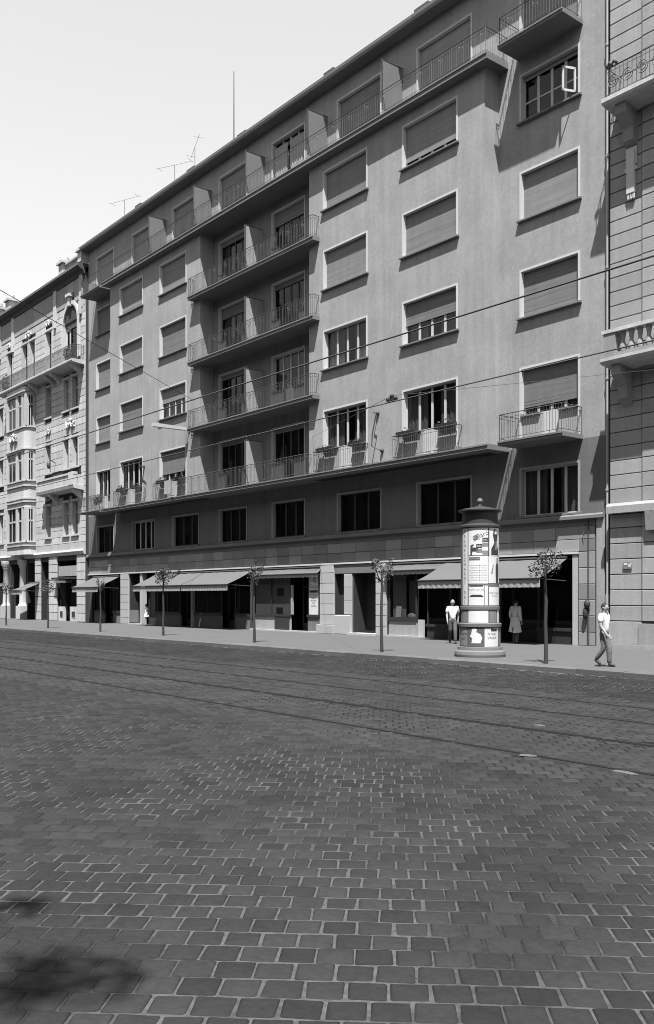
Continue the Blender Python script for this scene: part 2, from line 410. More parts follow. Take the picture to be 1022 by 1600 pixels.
def shutter(P, x0, x1, z0, z1, y):
    m_ = MB(); n = max(2, int((z1 - z0) / .06)); h = (z1 - z0) / n; sk = random.uniform(-.012, .012)
    for k in range(n):
        a, b = z0 + k * h, z0 + (k + 1) * h
        d0 = random.uniform(0, .003); d1 = random.uniform(0, .003); q = sk * (1 - k / n)
        if random.random() < .12: d0 += .005; d1 += random.uniform(0, .005)
        m_.quad((x0, y - d0, a + q), (x1, y - d1, a - q), (x1, y - d1 - .0012, b - q), (x0, y - d0 - .0012, b + q))
    m_.box(x0, x1, y - .015, y + .02, z0 - .04, z0)
    return m_.build('shutter', 'shutter', P)
def surround(mb, x0, x1, z0, z1, y, w=.085, d=.025, rv=RV, bottom=False):
    mb.box(x0 - w, x0, y - d, y + rv, z0, z1); mb.box(x1, x1 + w, y - d, y + rv, z0, z1); mb.box(x0 - w, x1 + w, y - d, y + rv, z1, z1 + w)
    mb.quad((x0, y + rv, z0 + .001), (x0, y, z0 + .001), (x1, y, z0 + .001), (x1, y + rv, z0 + .001))
def glazing(P, x0, x1, z0, z1, y, n=4, tr=None, fm='frame', curtain=True, fw=.05, door=False):
    m_ = MB()
    m_.box(x0, x0 + fw, y, y + .05, z0, z1).box(x1 - fw, x1, y, y + .05, z0, z1).box(x0 + fw, x1 - fw, y, y + .05, z1 - fw, z1).box(x0 + fw, x1 - fw, y, y + .05, z0, z0 + fw)
    wd_ = (x1 - x0 - 2 * fw) / n
    for k in range(1, n): m_.box(x0 + fw + k * wd_ - .055, x0 + fw + k * wd_ + .055, y - .006, y + .05, z0 + fw, z1 - fw)
    zs = [z0 + fw, z1 - fw]
    if tr: m_.box(x0 + fw, x1 - fw, y + .004, y + .046, tr - .03, tr + .03); zs = [z0 + fw, tr - .03, z1 - fw]
    fr = m_.build('frame', fm, P)
    for k in range(n):
        a, b = x0 + fw + k * wd_ + (.05 if k else 0), x0 + fw + (k + 1) * wd_ - (.05 if k < n - 1 else 0)
        box('pane', 'glass', P, a, b, y + .02, y + .026, z0 + fw, z1 - fw)
    if curtain:
        m_ = MB(); nx = 40
        for k in range(nx):
            xa, xb = x0 + (x1 - x0) * k / nx, x0 + (x1 - x0) * (k + 1) / nx
            ya, yb = y + .16 + .03 * math.sin(k * 1.9), y + .16 + .03 * math.sin((k + 1) * 1.9)
            if curtain == 'gap' and .38 < (k + .5) / nx < .62: continue
            m_.quad((xa, ya, z0), (xb, yb, z0), (xb, yb, z1), (xa, ya, z1))
        m_.build('curtain', 'curtain', P)
def window(P, x0, x1, z0, z1, y, sh=1.0, n=4, sill=True, curtain=True, mat_='trim', tr=None, rv=RV, fm='frame', lab=None):
    m_ = MB(); surround(m_, x0, x1, z0, z1, y, rv=rv)
    w = m_.build('window', mat_, P)
    if lab: w['label'] = lab
    zb = z1 - sh * (z1 - z0)
    if sh > 0: shutter(w, x0 + .01, x1 - .01, zb + .04 if sh > .99 else zb, z1 - .005, y + rv - .05)
    if sh < .98: glazing(w, x0, x1, z0, z1 if sh < .02 else min(z1, zb + .5), y + rv - .02, n, tr, fm, curtain)
    if sill: MB().prism_x([(y - .14, z0 - .09), (y + .02, z0 - .09), (y + .02, z0), (y - .14, z0 - .03)], x0 - .16, x1 + .16).build('sill', 'slab', w)
    return w

# walls
holesA, holesF = [], []
for c, (a, b) in COLF.items():
    for l in (2, 3, 4, 5): holesF.append((a, b, BOT[l], TOP[l]))
    holesA += [(a, b, BOT[6], TOP[6]), (a, b) + MEZ]
for c, (a, b) in {**COLA, **COLC}.items():
    for l in (2, 3, 4, 5, 6): holesA.append((a, b, SLAB[l] + .04 if c[0] == 'C' else BOT[l], TOP[l]))
    holesA.append((a, b) + MEZ)
m_ = MB()
m_.wall(FL0, FL1, 7.5, 22.5, F, holesF); m_.wall(FR0, FR1, 7.5, 22.5, F, holesF)
m_.wall(XL, FL0, 7.6, 22.5, A, holesA); m_.wall(FR1, XR, 7.6, 22.5, A, holesA); m_.wall(XL, XR, 22.5, 26.35, A, holesA)
m_.quad((FR1, F, 7.5), (FR1, A, 7.5), (FR1, A, 22.5), (FR1, F, 22.5)); m_.quad((FL0, A, 7.5), (FL0, F, 7.5), (FL0, F, 22.5), (FL0, A, 22.5))
m_.quad((FL1, F, 7.5), (FL1, A, 7.5), (FL1, A, 22.5), (FL1, F, 22.5)); m_.quad((FR0, A, 7.5), (FR0, F, 7.5), (FR0, F, 22.5), (FR0, A, 22.5))
m_.quad((XR, A, 0), (XR, 42, 0), (XR, 42, 26.35), (XR, A, 26.35)); m_.quad((XL, 42, 0), (XL, A, 0), (XL, A, 26.35), (XL, 42, 26.35)); m_.quad((XR, 42, 0), (XL, 42, 0), (XL, 42, 26.35), (XR, 42, 26.35))
m_.build('wall', 'plaster', bld)
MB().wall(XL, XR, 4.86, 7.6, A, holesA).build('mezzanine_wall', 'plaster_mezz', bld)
MB().wall(FL1, FR0, 7.6, 22.5, A, holesA).build('loggia_wall', 'plaster_loggia_shade', bld)
# rooms behind the windows: one dark sheet per storey
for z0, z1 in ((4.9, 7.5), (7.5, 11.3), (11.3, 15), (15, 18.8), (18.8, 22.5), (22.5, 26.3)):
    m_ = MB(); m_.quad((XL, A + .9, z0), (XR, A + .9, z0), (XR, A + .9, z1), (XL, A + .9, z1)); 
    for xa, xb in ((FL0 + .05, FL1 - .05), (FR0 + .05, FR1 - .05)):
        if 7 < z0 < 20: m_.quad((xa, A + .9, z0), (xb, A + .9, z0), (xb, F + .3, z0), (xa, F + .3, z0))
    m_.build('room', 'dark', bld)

# windows of the projecting facade
SH = {('R1', 5): .83, ('R2', 5): 1, ('L1', 5): 1, ('L2', 5): 1, ('R1', 4): 1, ('R2', 4): 1, ('L1', 4): 1, ('L2', 4): 1,
      ('R1', 3): .52, ('R2', 3): 0.0, ('L1', 3): .45, ('L2', 3): 1}
for (c, l), s_ in SH.items():
    a, b = COLF[c]; window(bld, a, b, BOT[l], TOP[l], F, s_, curtain='gap' if l == 3 else False)
for c in COLA:
    a, b = COLA[c]
    for l in (3, 4, 5):
        if (c, l) == ('R0', 5):
            w = window(bld, a, b, BOT[l], TOP[l], A, .08, n=4, curtain=False, tr=BOT[l] + .75)
            # casement swung outwards
            ax, ay = b - .08, A - .02; dx, dy = -.22, -.5
            m_ = MB(); z0, z1 = BOT[l] + .1, BOT[l] + 1.0
            for t0, t1, q0, q1 in ((0, .12, z0, z1), (.88, 1, z0, z1), (0, 1, z0, z0 + .07), (0, 1, z1 - .07, z1)):
                p, q = (ax + dx * t0, ay + dy * t0), (ax + dx * t1, ay + dy * t1)
                m_.quad((p[0], p[1], q0), (q[0], q[1], q0), (q[0], q[1], q1), (p[0], p[1], q1)); m_.quad((q[0] - .03, q[1], q0), (p[0] - .03, p[1], q0), (p[0] - .03, p[1], q1), (q[0] - .03, q[1], q1))
            m_.build('open_casement', 'frame', w)
        else: window(bld, a, b, BOT[l], TOP[l], A, 1)
# level 2: glazed doors between parapets
def door_window(P, x0, x1, zf, z1, y, sh, rv=RV, wp=None, fm='frame', cu='gap'):
    wp = wp or (x1 - x0) * .34
    m_ = MB(); surround(m_, x0, x1, zf, z1, y, rv=rv); w = m_.build('window', 'trim', P)
    zs = zf + 1.0
    for pa, pb in ((x0, x0 + wp), (x1 - wp, x1)): box('parapet', 'plaster', w, pa, pb, y + .02, y + rv, zf, zs)
    for pa, pb in ((x0 - .02, x0 + wp), (x1 - wp, x1 + .02)): box('sill', 'slab', w, pa, pb, y - .08, y + rv - .1, zs, zs + .06)
    zb = z1 - sh * (z1 - zs)
    if sh > 0: shutter(w, x0 + .01, x1 - .01, max(zb, zs + .08), z1 - .005, y + rv - .05)
    if sh < .95: glazing(w, x0, x1, zs + .06, z1 if sh < .02 else zb + .4, y + rv - .02, 4, curtain=cu, fm=fm)
    m_ = MB(); a, b = x0 + wp, x1 - wp; mid = (a + b) / 2
    for p, q in ((a, mid - .01), (mid + .01, b)): m_.box(p, q, y + rv - .04, y + rv, zf + .02, zs + .06).box(p + .08, q - .08, y + rv - .052, y + rv - .04, zf + .15, zs - .12)
    m_.build('door_leaf', fm, w)
    return w
for c, s_ in (('R1', .0), ('R2', .0), ('L1', .72), ('L2', .0)): door_window(bld, *COLF[c], BOT[2], TOP[2], F, s_)
door_window(bld, *COLA['R0'], BOT[2], TOP[2], A, .78); door_window(bld, *COLA['L0'], BOT[2], TOP[2], A, .0)
# loggias and top floor
for c in COLC:
    for l in (2, 3, 4, 5):
        if (c, l) == ('C1', 3): door_window(bld, *COLC[c], SLAB[l] + .04, TOP[l], A, 0.0)
        elif (c, l) == ('C1', 2): door_window(bld, *COLC[c], SLAB[l] + .04, TOP[l], A, .1, fm='frame_dark', cu=False)
        else: door_window(bld, *COLC[c], SLAB[l] + .04, TOP[l], A, {('C2', 4): .3, ('C1', 5): .35}.get((c, l), .12), wp=.5, fm='frame_dark', cu=(c, l) in (('C2', 4), ('C2', 5)) and 'gap')
for c, (a, b) in {**COLF, **COLA, **COLC}.items():
    if c == 'C1':
        w = window(bld, a, b, BOT[6], TOP[6], A, 0.0, sill=False, curtain=False, lab='top floor window with its pale curtains half drawn')
        m_ = MB()
        for x0 in (a + .15, b - 1.2):
            for k in range(16):
                xa, xb = x0 + k * .065, x0 + (k + 1) * .065; m_.quad((xa, A + .05 + .03 * math.sin(k * 2.1), BOT[6]), (xb, A + .05 + .03 * math.sin(k * 2.1 + 2.1), BOT[6]), (xb, A + .06 + .03 * math.sin(k * 2.1 + 2.1), TOP[6] - .3), (xa, A + .06 + .03 * math.sin(k * 2.1), TOP[6] - .3))
        m_.build('drape', 'valance', w)
    else: window(bld, a, b, BOT[6], TOP[6], A, 1.0, sill=False)
# mezzanine
for c, (a, b) in {**COLF, **COLA, **COLC}.items():
    window(bld, a, b, *MEZ, A, 0.0, n=4 if c in ('R0', 'L2') else 3, mat_='plaster', fm='frame' if c in ('R0', 'L2') else 'frame_dark', curtain='gap' if c == 'R0' else False)

# slabs
def slab(name, x0, x1, y0, z, t=.15, rounded=False):
    m_ = MB().prism_x([(y0 + .035, z - t), (A, z - t), (A, z), (y0 + .0, z), (y0, z - .06), (y0 + .035, z - .07)], x0, x1)
    return m_.build(name, 'slab', bld)
slab('canopy_slab', -57.15, -23.65, S, SLAB[2], .2)
slab('balcony_slab', -57.15, -23.7, S, SLAB[6], .24)
for l in (3, 4, 5): slab('balcony_slab', -46.0, -34.45, S, SLAB[l], .2)
RB_ = (-23.22, -20.25); LB_ = (-60.6, -57.6)
for l in (2, 6):
    slab('balcony_slab', *RB_, A - 1.22, SLAB[l] + .02, .16); slab('balcony_slab', *LB_, A - 1.22, SLAB[l] + .02, .16)

# railings
def railing(name, pts, z, h=1.0, sp=.125, r=.0085, m='metal', parent=bld, scroll=True):
    m_ = MB()
    for (xa, ya), (xb, yb) in zip(pts[:-1], pts[1:]):
        L_ = math.hypot(xb - xa, yb - ya); n = max(1, int(L_ / sp)); ux, uy = (xb - xa) / L_, (yb - ya) / L_
        m_.tube([(xa, ya, z + h), (xb, yb, z + h)], .017, 4); m_.tube([(xa, ya, z + .1), (xb, yb, z + .1)], .011, 4); m_.tube([(xa, ya, z + h - .14), (xb, yb, z + h - .14)], .009, 4)
        for k in range(n + 1):
            x, y = xa + (xb - xa) * k / n, ya + (yb - ya) * k / n
            big = k % 9 == 0
            m_.tube([(x, y, z + (0 if big else .1)), (x, y, z + h)], .014 if big else r, 4, cap=False)
            if scroll and k % 9 in (3, 5) and k < n:
                sgn = 1 if k % 9 == 3 else -1
                m_.tube([(x, y, z + h - .14), (x + ux * .05 * sgn, y + uy * .05 * sgn, z + h - .24), (x + ux * .03 * sgn, y + uy * .03 * sgn, z + h - .36)], .008, 4, cap=False)
    return m_.build(name, m, parent)
for l in (3, 4, 5): railing('railing', [(-45.93, A if False else F), (-45.93, S + .06), (-34.52, S + .06), (-34.52, F)], SLAB[l])
railing('railing', [(-57.05, F), (-57.05, S + .06), (-23.78, S + .06), (-23.78, A)], SLAB[6])
for l in (2, 6):
    railing('railing', [(RB_[0] + .06, A), (RB_[0] + .06, A - 1.16), (RB_[1] - .06, A - 1.16), (RB_[1] - .06, A)], SLAB[l] + .02)
    railing('railing', [(LB_[0] + .06, A), (LB_[0] + .06, A - 1.16), (LB_[1] - .06, A - 1.16), (LB_[1] - .06, A)], SLAB[l] + .02)
for a, b in ((-29.0, -25.35), (-34.5, -31.0), (-55.5, -51.9)): railing('railing', [(a, F), (a, S + .1), (b, S + .1), (b, F)], SLAB[2])
railing('railing', [(-50.2, F), (-50.2, S + .1), (-35.1, S + .1), (-35.1, F)], SLAB[2])

# dividing screens
def divider(x, z0, z1, y0, m='plaster', t=.05, glassy=True):
    m_ = MB().box(x - t / 2, x + t / 2, y0, A, z0, z1); d = m_.build('divider', m, bld)
    m_ = MB().box(x - t / 2 - .012, x + t / 2 + .012, y0 - .03, y0, z0, z1 + .03).box(x - t / 2 - .012, x + t / 2 + .012, y0, A, z1, z1 + .03); m_.build('divider_frame', 'metal', d)
for l in (2, 3, 4, 5): divider(-40.38, SLAB[l], SLAB[l] + 2.35, S + .2, 'plaster', .1)
for x in (-29.67, -34.92, -40.2, -45.45, -50.72): divider(x, SLAB[6] + .25, SLAB[6] + 2.4, S + .12, 'frosted', .04)

# eave, roof, chimneys
m_ = MB().prism_x([(27.62, 26.36), (42.4, 26.36), (42.4, 26.5), (27.62, 26.5)], XL, XR); m_.build('eave', 'slab', bld)
m_ = MB().prism_x([(27.50, 26.45), (27.615, 26.40), (27.615, 26.56), (27.47, 26.56)], XL, XR); m_.build('gutter', 'trim', bld)
m_ = MB().prism_x([(27.7, 26.501), (35, 29.2), (42.3, 26.501)], XL + .01, XR - .01); rf = m_.build('roof', 'roof', bld)
for x, w_, h_, y in ((-28.84, .7, .75, 28.6), (-35.24, .6, .75, 28.6), (-40.6, 1.8, .62, 28.7), (-42.9, .7, .7, 28.6), (-48.4, .7, .72, 28.6), (-53.2, 2.0, .5, 28.7), (-55.1, .6, .75, 28.6)):
    c_ = MB().box(x - w_ / 2, x + w_ / 2, y, y + .7, 26.6, 26.75 + h_).build('chimney', 'stone_r', rf)
    box('chimney_cap', 'roof', c_, x - w_ / 2 - .08, x + w_ / 2 + .08, y - .08, y + .78, 26.75 + h_, 26.87 + h_)

# ground floor -------------------------------------------------------------
OPEN = [(-61.3, -56.9), (-55.5, -41.55), (-41.35, -35.5), (-34.3, -33.65), (-32.95, -31.4), (-30.6, -20.68)]
m_ = MB(); m_.wall(XL, XR, PZ - .1, 4.86, A, [(a, b, PZ if i != 3 else 1.05, 3.42 if i not in (3, 4) else 2.98) for i, (a, b) in enumerate(OPEN)])
m_.build('shop_wall', 'cladding_joint', bld)
# fascia cladding, two courses of stone panels, and a band above darkened to stand for cornice shade
def panel(x0, x1, z0, z1, y=A - .03, m='cladding'): return block('cladding_panel', m, bld, x0 + .008, x1 - .008, y, A + .02, z0 + .008, z1 - .008)
x = XL + .1
while x < -19.75:
    x2 = min(x + 1.035, -19.72)
    for a, b in ((3.52, 3.97), (3.97, 4.44)): panel(x, x2, a, b)
    x = x2
box('fascia_shade_band', 'plaster_dark', bld, XL + .05, -19.7, A - .03, A, 4.442, 4.69)
MB().prism_x([(A - .2, 4.69), (A + .01, 4.69), (A + .01, 4.86), (A - .14, 4.86), (A - .2, 4.80)], XL, -19.3).build('cornice', 'slab', bld)
MB().prism_x([(A - .1, 3.44), (A + .01, 3.44), (A + .01, 3.515), (A - .1, 3.515)], XL + .05, -20.42).build('shop_lintel_strip', 'trim', bld)
zs = [PZ, .61, 1.2, 1.77, 2.34, 2.93, 3.515]
for a, b in zip(zs[:-1], zs[1:]): panel(-20.42, -19.72, a, b)
box('portal_pilaster', 'plaster', bld, -19.62, -19.3, A - .09, A + .01, PZ, 4.69)
MB().box(-20.66, -20.46, A - .06, A + .25, PZ, 3.44).build('shop_frame', 'pier', bld)
# pale stone piers (flared feet), built of drums
def pier(x0, x1, flare=.0):
    zs = [PZ, .55, 1.05, 1.55, 2.05, 2.55, 3.05, 3.42]
    for i, (a, b) in enumerate(zip(zs[:-1], zs[1:])):
        e = flare if i == 0 else 0
        block('pier_stone', 'pier', bld, x0 - e, x1 + e, A - .10 - e, A + .05, a + .004, b - .004)
pier(-56.75, -55.62); pier(-35.38, -34.35, .14); pier(-31.32, -30.66)
for a, b in ((PZ, 1.03), ): block('pier_stone', 'pier', bld, -34.2, -33.05, A - .16, A + .05, a, b)
for a, b in ((1.06, 1.7), (1.7, 2.35), (2.35, 2.97)): block('pier_stone', 'pier', bld, -33.6, -33.05, A - .06, A + .05, a, b)
block('pier_stone', 'plaster_dark', bld, -34.33, -31.35, A - .05, A + .05, 2.99, 3.42)
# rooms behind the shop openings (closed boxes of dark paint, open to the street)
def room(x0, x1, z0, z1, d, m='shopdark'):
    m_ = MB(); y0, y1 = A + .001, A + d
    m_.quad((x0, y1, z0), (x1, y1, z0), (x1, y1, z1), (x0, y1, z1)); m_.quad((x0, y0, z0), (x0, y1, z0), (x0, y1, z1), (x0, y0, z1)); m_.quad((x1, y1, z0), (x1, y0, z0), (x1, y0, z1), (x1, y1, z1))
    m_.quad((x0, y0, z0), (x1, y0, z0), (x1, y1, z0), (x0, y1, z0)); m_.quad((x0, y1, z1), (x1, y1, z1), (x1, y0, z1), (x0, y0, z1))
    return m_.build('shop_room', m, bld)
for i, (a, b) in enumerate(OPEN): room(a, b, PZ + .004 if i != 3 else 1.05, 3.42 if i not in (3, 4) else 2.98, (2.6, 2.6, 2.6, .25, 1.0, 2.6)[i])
def shop_window(x0, x1, y, riser=.92, ztop=3.3, n=2, fm='frame_dark', rm='plaster_dark'):
    m_ = MB(); fw = .07
    m_.box(x0, x0 + fw, y, y + .08, riser, ztop).box(x1 - fw, x1, y, y + .08, riser, ztop).box(x0 + fw, x1 - fw, y, y + .08, ztop - fw, ztop).box(x0 - .03, x1 + .03, y - .06, y + .08, riser - .09, riser + .03)
    wd_ = (x1 - x0 - 2 * fw) / n
    for k in range(1, n): m_.box(x0 + fw + k * wd_ - .025, x0 + fw + k * wd_ + .025, y, y + .06, riser + .03, ztop - fw)
    w = m_.build('shop_window', fm, bld)
    for k in range(n): box('pane', 'glass', w, x0 + fw + k * wd_ + (.025 if k else 0), x0 + fw + (k + 1) * wd_ - (.025 if k < n - 1 else 0), y + .03, y + .038, riser + .03, ztop - fw)
    box('stall_riser', rm, w, x0, x1, y + .0, y + .1, PZ, riser - .09)
    return w
def shop_door(x0, x1, y, ztop=3.0, m='frame_dark', glass=True):
    m_ = MB(); fw = .1
    m_.box(x0, x0 + fw, y, y + .06, PZ, ztop).box(x1 - fw, x1, y, y + .06, PZ, ztop).box(x0 + fw, x1 - fw, y, y + .06, ztop - fw, ztop).box(x0 + fw, x1 - fw, y, y + .06, PZ, PZ + .45).box(x0 + fw, x1 - fw, y, y + .06, 2.35, 2.43)
    d = m_.build('shop_door', m, bld)
    box('pane', 'glass', d, x0 + fw, x1 - fw, y + .03, y + .036, PZ + .45, 2.35); box('pane', 'glass', d, x0 + fw, x1 - fw, y + .03, y + .036, 2.43, ztop - fw)
    m_ = MB().tube([(x1 - fw - .03, y - .05, 1.05), (x1 - fw - .03, y - .05, 1.35)], .012, 6); m_.build('door_handle', 'metal_l', d)
# shop 1 (far left)
shop_window(-61.25, -59.6, A + .12, n=1); shop_door(-59.5, -58.4, A + .5); shop_window(-58.3, -56.95, A + .12, n=1)
# shop 2 under the wide awnings
shop_door(-55.4, -54.15, A + .45); box('door_post', 'pier', bld, -54.1, -53.8, A - .04, A + .3, PZ, 3.42)
box('side_panel', 'plaster_dark', bld, -55.48, -54.45, A - .05, A + .06, PZ + .12, 1.05)
shop_door(-53.75, -52.5, A + .4); shop_window(-52.3, -49.2, A + .12, n=2); shop_door(-49.1, -47.8, A + .5)
box('door_post', 'pier', bld, -47.75, -47.55, A - .02, A + .2, PZ, 3.42); shop_window(-47.5, -44.6, A + .12, n=2); shop_door(-44.5, -43.3, A + .5); shop_window(-43.2, -41.6, A + .12, n=1)
# shop 3 with drawn paper behind the glass
w3 = shop_window(-41.25, -37.9, A - .03, riser=.98, n=2, rm='plaster')
box('display_screen', 'screen', w3, -41.1, -39.75, A + .07, A + .08, 1.0, 2.9); box('display_screen', 'screen', w3, -39.6, -38.05, A + .07, A + .08, 1.0, 2.9)
box('display_sign', 'ink', w3, -39.1, -38.55, A + .04, A + .06, 1.95, 2.35); box('display_sign', 'ink', w3, -39.2, -38.65, A + .04, A + .06, 1.08, 1.35)
box('grille_panel', 'kioskd', w3, -39.2, -37.95, A - .07, A - .034, PZ + .02, .86)
shop_door(-37.6, -36.5, A + .55); box('white_jamb', 'screen', bld, -37.86, -37.7, A - .02, A + .06, 1.0, 2.5)
w3b = shop_window(-36.42, -35.52, A - .03, riser=.98, n=1)
# notice board with lettering
nb = box('notice_board', 'poster', w3b, -36.33, -35.62, A - .02, A - .005, 1.02, 3.0)
def flat_text(txt, size, x, z, y, parent, m='ink', name='lettering', sx=1.0):
    vs, fs = text_mesh(txt, size); m_ = MB(); m_.add([(x + v.x * sx, y, z + v.y) for v in vs], fs); return m_.build(name, m, parent)
flat_text('Q', .34, -35.9, 2.72, A - .024, w3b); flat_text('Gulya', .3, -35.98, 2.4, A - .024, w3b)
box('poster_bar', 'ink', w3b, -36.3, -35.65, A - .025, A - .021, 2.1, 2.22)
for k, t in enumerate(('MEGNYITOTTUK', 'FELSZERELT', 'FESTÉK BOLT', 'CIPŐK', 'ÁRUSITÁSA')): flat_text(t, .115, -35.975, 1.98 - k * .135, A - .024, w3b, sx=.72)
# entrance door between pale piers
m_ = MB().box(-32.94, -31.42, A + .75, A + .81, PZ, 2.97); d = m_.build('entrance_door', 'frame_dark', bld)
for x0 in (-32.8, -32.1):
    for z0, z1 in ((.4, 1.1), (1.25, 2.8)): box('door_panel', 'kioskd', d, x0, x0 + .56, A + .735, A + .749, z0, z1)
MB().tube([(-32.12, A + .69, 1.1), (-32.12, A + .69, 1.4)], .015, 6).build('door_handle', 'metal_l', d)
box('door_step', 'pier', bld, -33.1, -31.3, A - .35, A + .3, PZ, PZ + .09)
for x0, x1 in ((-41.3, -35.6), (-30.55, -28.3), (-55.4, -53.8)): box('shop_step', 'pier', bld, x0, x1, A - .22, A + .0, PZ, PZ + .07)
# shop 4: display window and wide dark front under the big awning
w4 = shop_window(-30.52, -28.75, A - .03, riser=.95, n=1, rm='plaster')
box('display_screen', 'screen', w4, -30.4, -29.55, A + .12, A + .13, .98, 3.1); box('display_screen', 'poster_g', w4, -29.5, -28.9, A + .25, A + .26, .98, 2.6)
m_ = MB().add([(-30.15, A + .03, 1.0), (-29.8, A + .03, 1.0), (-29.8, A + .09, 1.5), (-30.15, A + .09, 1.5)], [(0, 1, 2, 3)]); m_.build('display_card', 'poster', w4)
m_ = MB().ball((-29.2, A + .12, 1.02), .28, .1, .16); m_.build('display_cloth', 'valance', w4, smooth=True)
box('door_jamb', 'pier', bld, -28.7, -28.4, A + .0, A + .12, PZ, .9)
for x0, x1 in ((-28.3, -26.9), (-25.5, -24.2), (-22.4, -20.75)): shop_window(x0, x1, A + .15, riser=.7, n=1, rm='frame_dark')
shop_door(-26.8, -25.6, A + .5); shop_door(-24.1, -22.5, A + .7)
# wall fittings
m_ = MB().tube([(-30.3, F - .02, 9.95), (-30.3, F - .28, 9.95), (-30.1, F - .30, 9.9), (-30.35, F - .32, 9.0), (-30.4, F - .3, 8.5), (-30.05, F - .2, 8.3), (-30.0, F - .02, 8.28)], .028, 6); m_.ball((-30.3, F - .05, 9.95), .09).ball((-30.02, F - .05, 8.28), .09); m_.build('wall_bracket', 'metal', bld)
m_ = MB().tube([(-51.95, F - .02, 10.0), (-51.95, F - .25, 10.0), (-51.4, F - .3, 9.9), (-51.6, F - .3, 9.1), (-51.85, F - .3, 8.4), (-51.7, F - .02, 8.36)], .03, 6).ball((-51.95, F - .05, 10), .1); m_.build('wall_bracket', 'metal', bld)
m_ = MB().tube([(-19.14, A - .1, 1.95), (-19.14, A - .1, 26.4)], .065, 10); m_.tube([(-19.14, A - .1, PZ), (-19.14, A - .1, 1.95)], .09, 10)
for z in (1.9, 5.6, 9.5, 13.4, 17.3, 21.2, 25): m_.tube([(-19.14, A - .1, z), (-19.14, A - .1, z + .08)], .085, 10)
m_.build('drainpipe', 'metal_l', bld, smooth=False)
m_ = MB().tube([(-19.98, A - .06, PZ), (-19.98, A - .06, 4.6)], .022, 6)
pp = m_.build('wall_conduit', 'metal', bld); MB().tube([(-19.98, A - .06, PZ), (-19.98, A - .06, 1.4)], .035, 8).build('conduit_sleeve', 'metal', pp)
MB().ball((-19.97, A - .15, 1.62), .12, .1, .16).ball((-20.05, A - .14, 1.3), .1, .09, .22).build('valve_box', 'kioskd', pp, smooth=True)
MB().tube([(-20.05, A - .1, 4.55), (-20.16, A - .12, 4.3), (-20.12, A - .12, 4.05), (-20.06, A - .1, 4.3)], .014, 5).build('wire_loop', 'metal', pp)
# street lamp arm projecting from the facade
t = thing('wall_street_lamp', 'long white tube lamp on a wall arm beside the loggia balconies', 'street lamp', (-46.5, F, 11.4))
m_ = MB().prism_x([(F - .25, 11.44), (F - .25, 11.60), (25.0, 11.63), (25.0, 11.43)][::-1], -46.64, -46.36); m_.build('lamp_casing', 'lamp', t)
MB().tube([(-46.5, F, 11.5), (-46.5, F - .26, 11.5)], .04, 8).build('lamp_arm', 'metal', t); MB().tube([(-46.5, F, 12.3), (-46.5, 26.0, 11.58)], .012, 5).build('stay_wire', 'metal', t)
box('wall_plate', 'metal', t, -46.58, -46.42, F - .02, F, 11.3, 11.7)

# flower boxes and plants on the canopy balcony
def leafy(mb, c, rx, ry, rz, n, s, rnd):
    for _ in range(n):
        while True:
            p = Vector((rnd.uniform(-1, 1), rnd.uniform(-1, 1), rnd.uniform(-1, 1)))
            if p.length < 1: break
        q = Vector(c) + Vector((p.x * rx, p.y * ry, p.z * rz)); d = Vector((rnd.gauss(0, 1), rnd.gauss(0, 1), rnd.gauss(0, 1) + .3)).normalized(); u = d.orthogonal().normalized()
        a = rnd.uniform(0, 6.28); w_ = (u * math.cos(a) + d.cross(u) * math.sin(a)); x_ = d.cross(w_); l = s * rnd.uniform(.6, 1.3)
        mb.add([q - w_ * l, q + x_ * l * .5, q + w_ * l, q - x_ * l * .5], [(0, 1, 2, 3)])
rp = random.Random(11)
FB = [(-29.0 + .15, -27.75, F - .22, 8.8, 'dark flower box on the left parapet of the rightmost facade bay'), (-26.6, -25.5, F - .22, 8.8, 'dark flower box on the right parapet of the rightmost facade bay'),
      (-34.35, -33.2, F - .22, 8.8, 'dark flower box left of the white door beside the loggia'), (-32.0, -31.1, F - .22, 8.8, 'dark flower box right of the white door beside the loggia'),
      (-55.2, -54.3, F - .22, 8.8, 'planted flower box at the left of the open casements near the left end'), (-53.2, -52.2, F - .22, 8.8, 'planted flower box at the right of the open casements near the left end'),
      (-49.9, -48.9, F - .22, 8.8, 'flower box left of the white door under the lamp arm'), (-47.9, -46.8, F - .22, 8.8, 'flower box right of the white door under the lamp arm'),
      (-60.4, -59.3, A - .25, 8.7, 'planted trough on the small balcony next to the old building')]
for kf, (x0, x1, y, z, lab) in enumerate(FB):
    t = thing('flower_box', lab, 'flower box', ((x0 + x1) / 2, y, z), 'flower boxes on the balcony parapets')
    MB().prism_x([(y - .1, z - .12), (y + .08, z - .12), (y + .1, z + .06), (y - .12, z + .06)], x0, x1).build('trough', 'kioskd', t)
    m_ = MB(); leafy(m_, ((x0 + x1) / 2, y, z + .14), (x1 - x0) / 2, .12, .10 if kf < 4 else .14, 22 if kf < 4 else 80, .05, rp); m_.build('plants', 'leaf', t)
t = thing('balcony_planter', 'white planter with a shrub on the small balcony at the left end', 'planter', (-58.6, A - .9, 7.75))
box('tub', 'valance', t, -59.1, -58.1, A - 1.02, A - .75, 7.76, 8.15); m_ = MB(); leafy(m_, (-58.6, A - .88, 8.35), .5, .18, .3, 160, .07, rp); m_.build('shrub', 'leaf', t)
m_ = MB()
for k in range(14):
    xa, xb = -48.7 + k * .055, -48.7 + (k + 1) * .055
    m_.quad((xa, S + .02 + .015 * math.sin(k * 2), 7.95), (xb, S + .02 + .015 * math.sin(k * 2 + 2), 7.95), (xb, S + .04, 8.74), (xa, S + .04, 8.74))
m_.build('hanging_cloth', 'screen', label='pale cloth hung over the balcony railing under the lamp arm', cat='cloth')

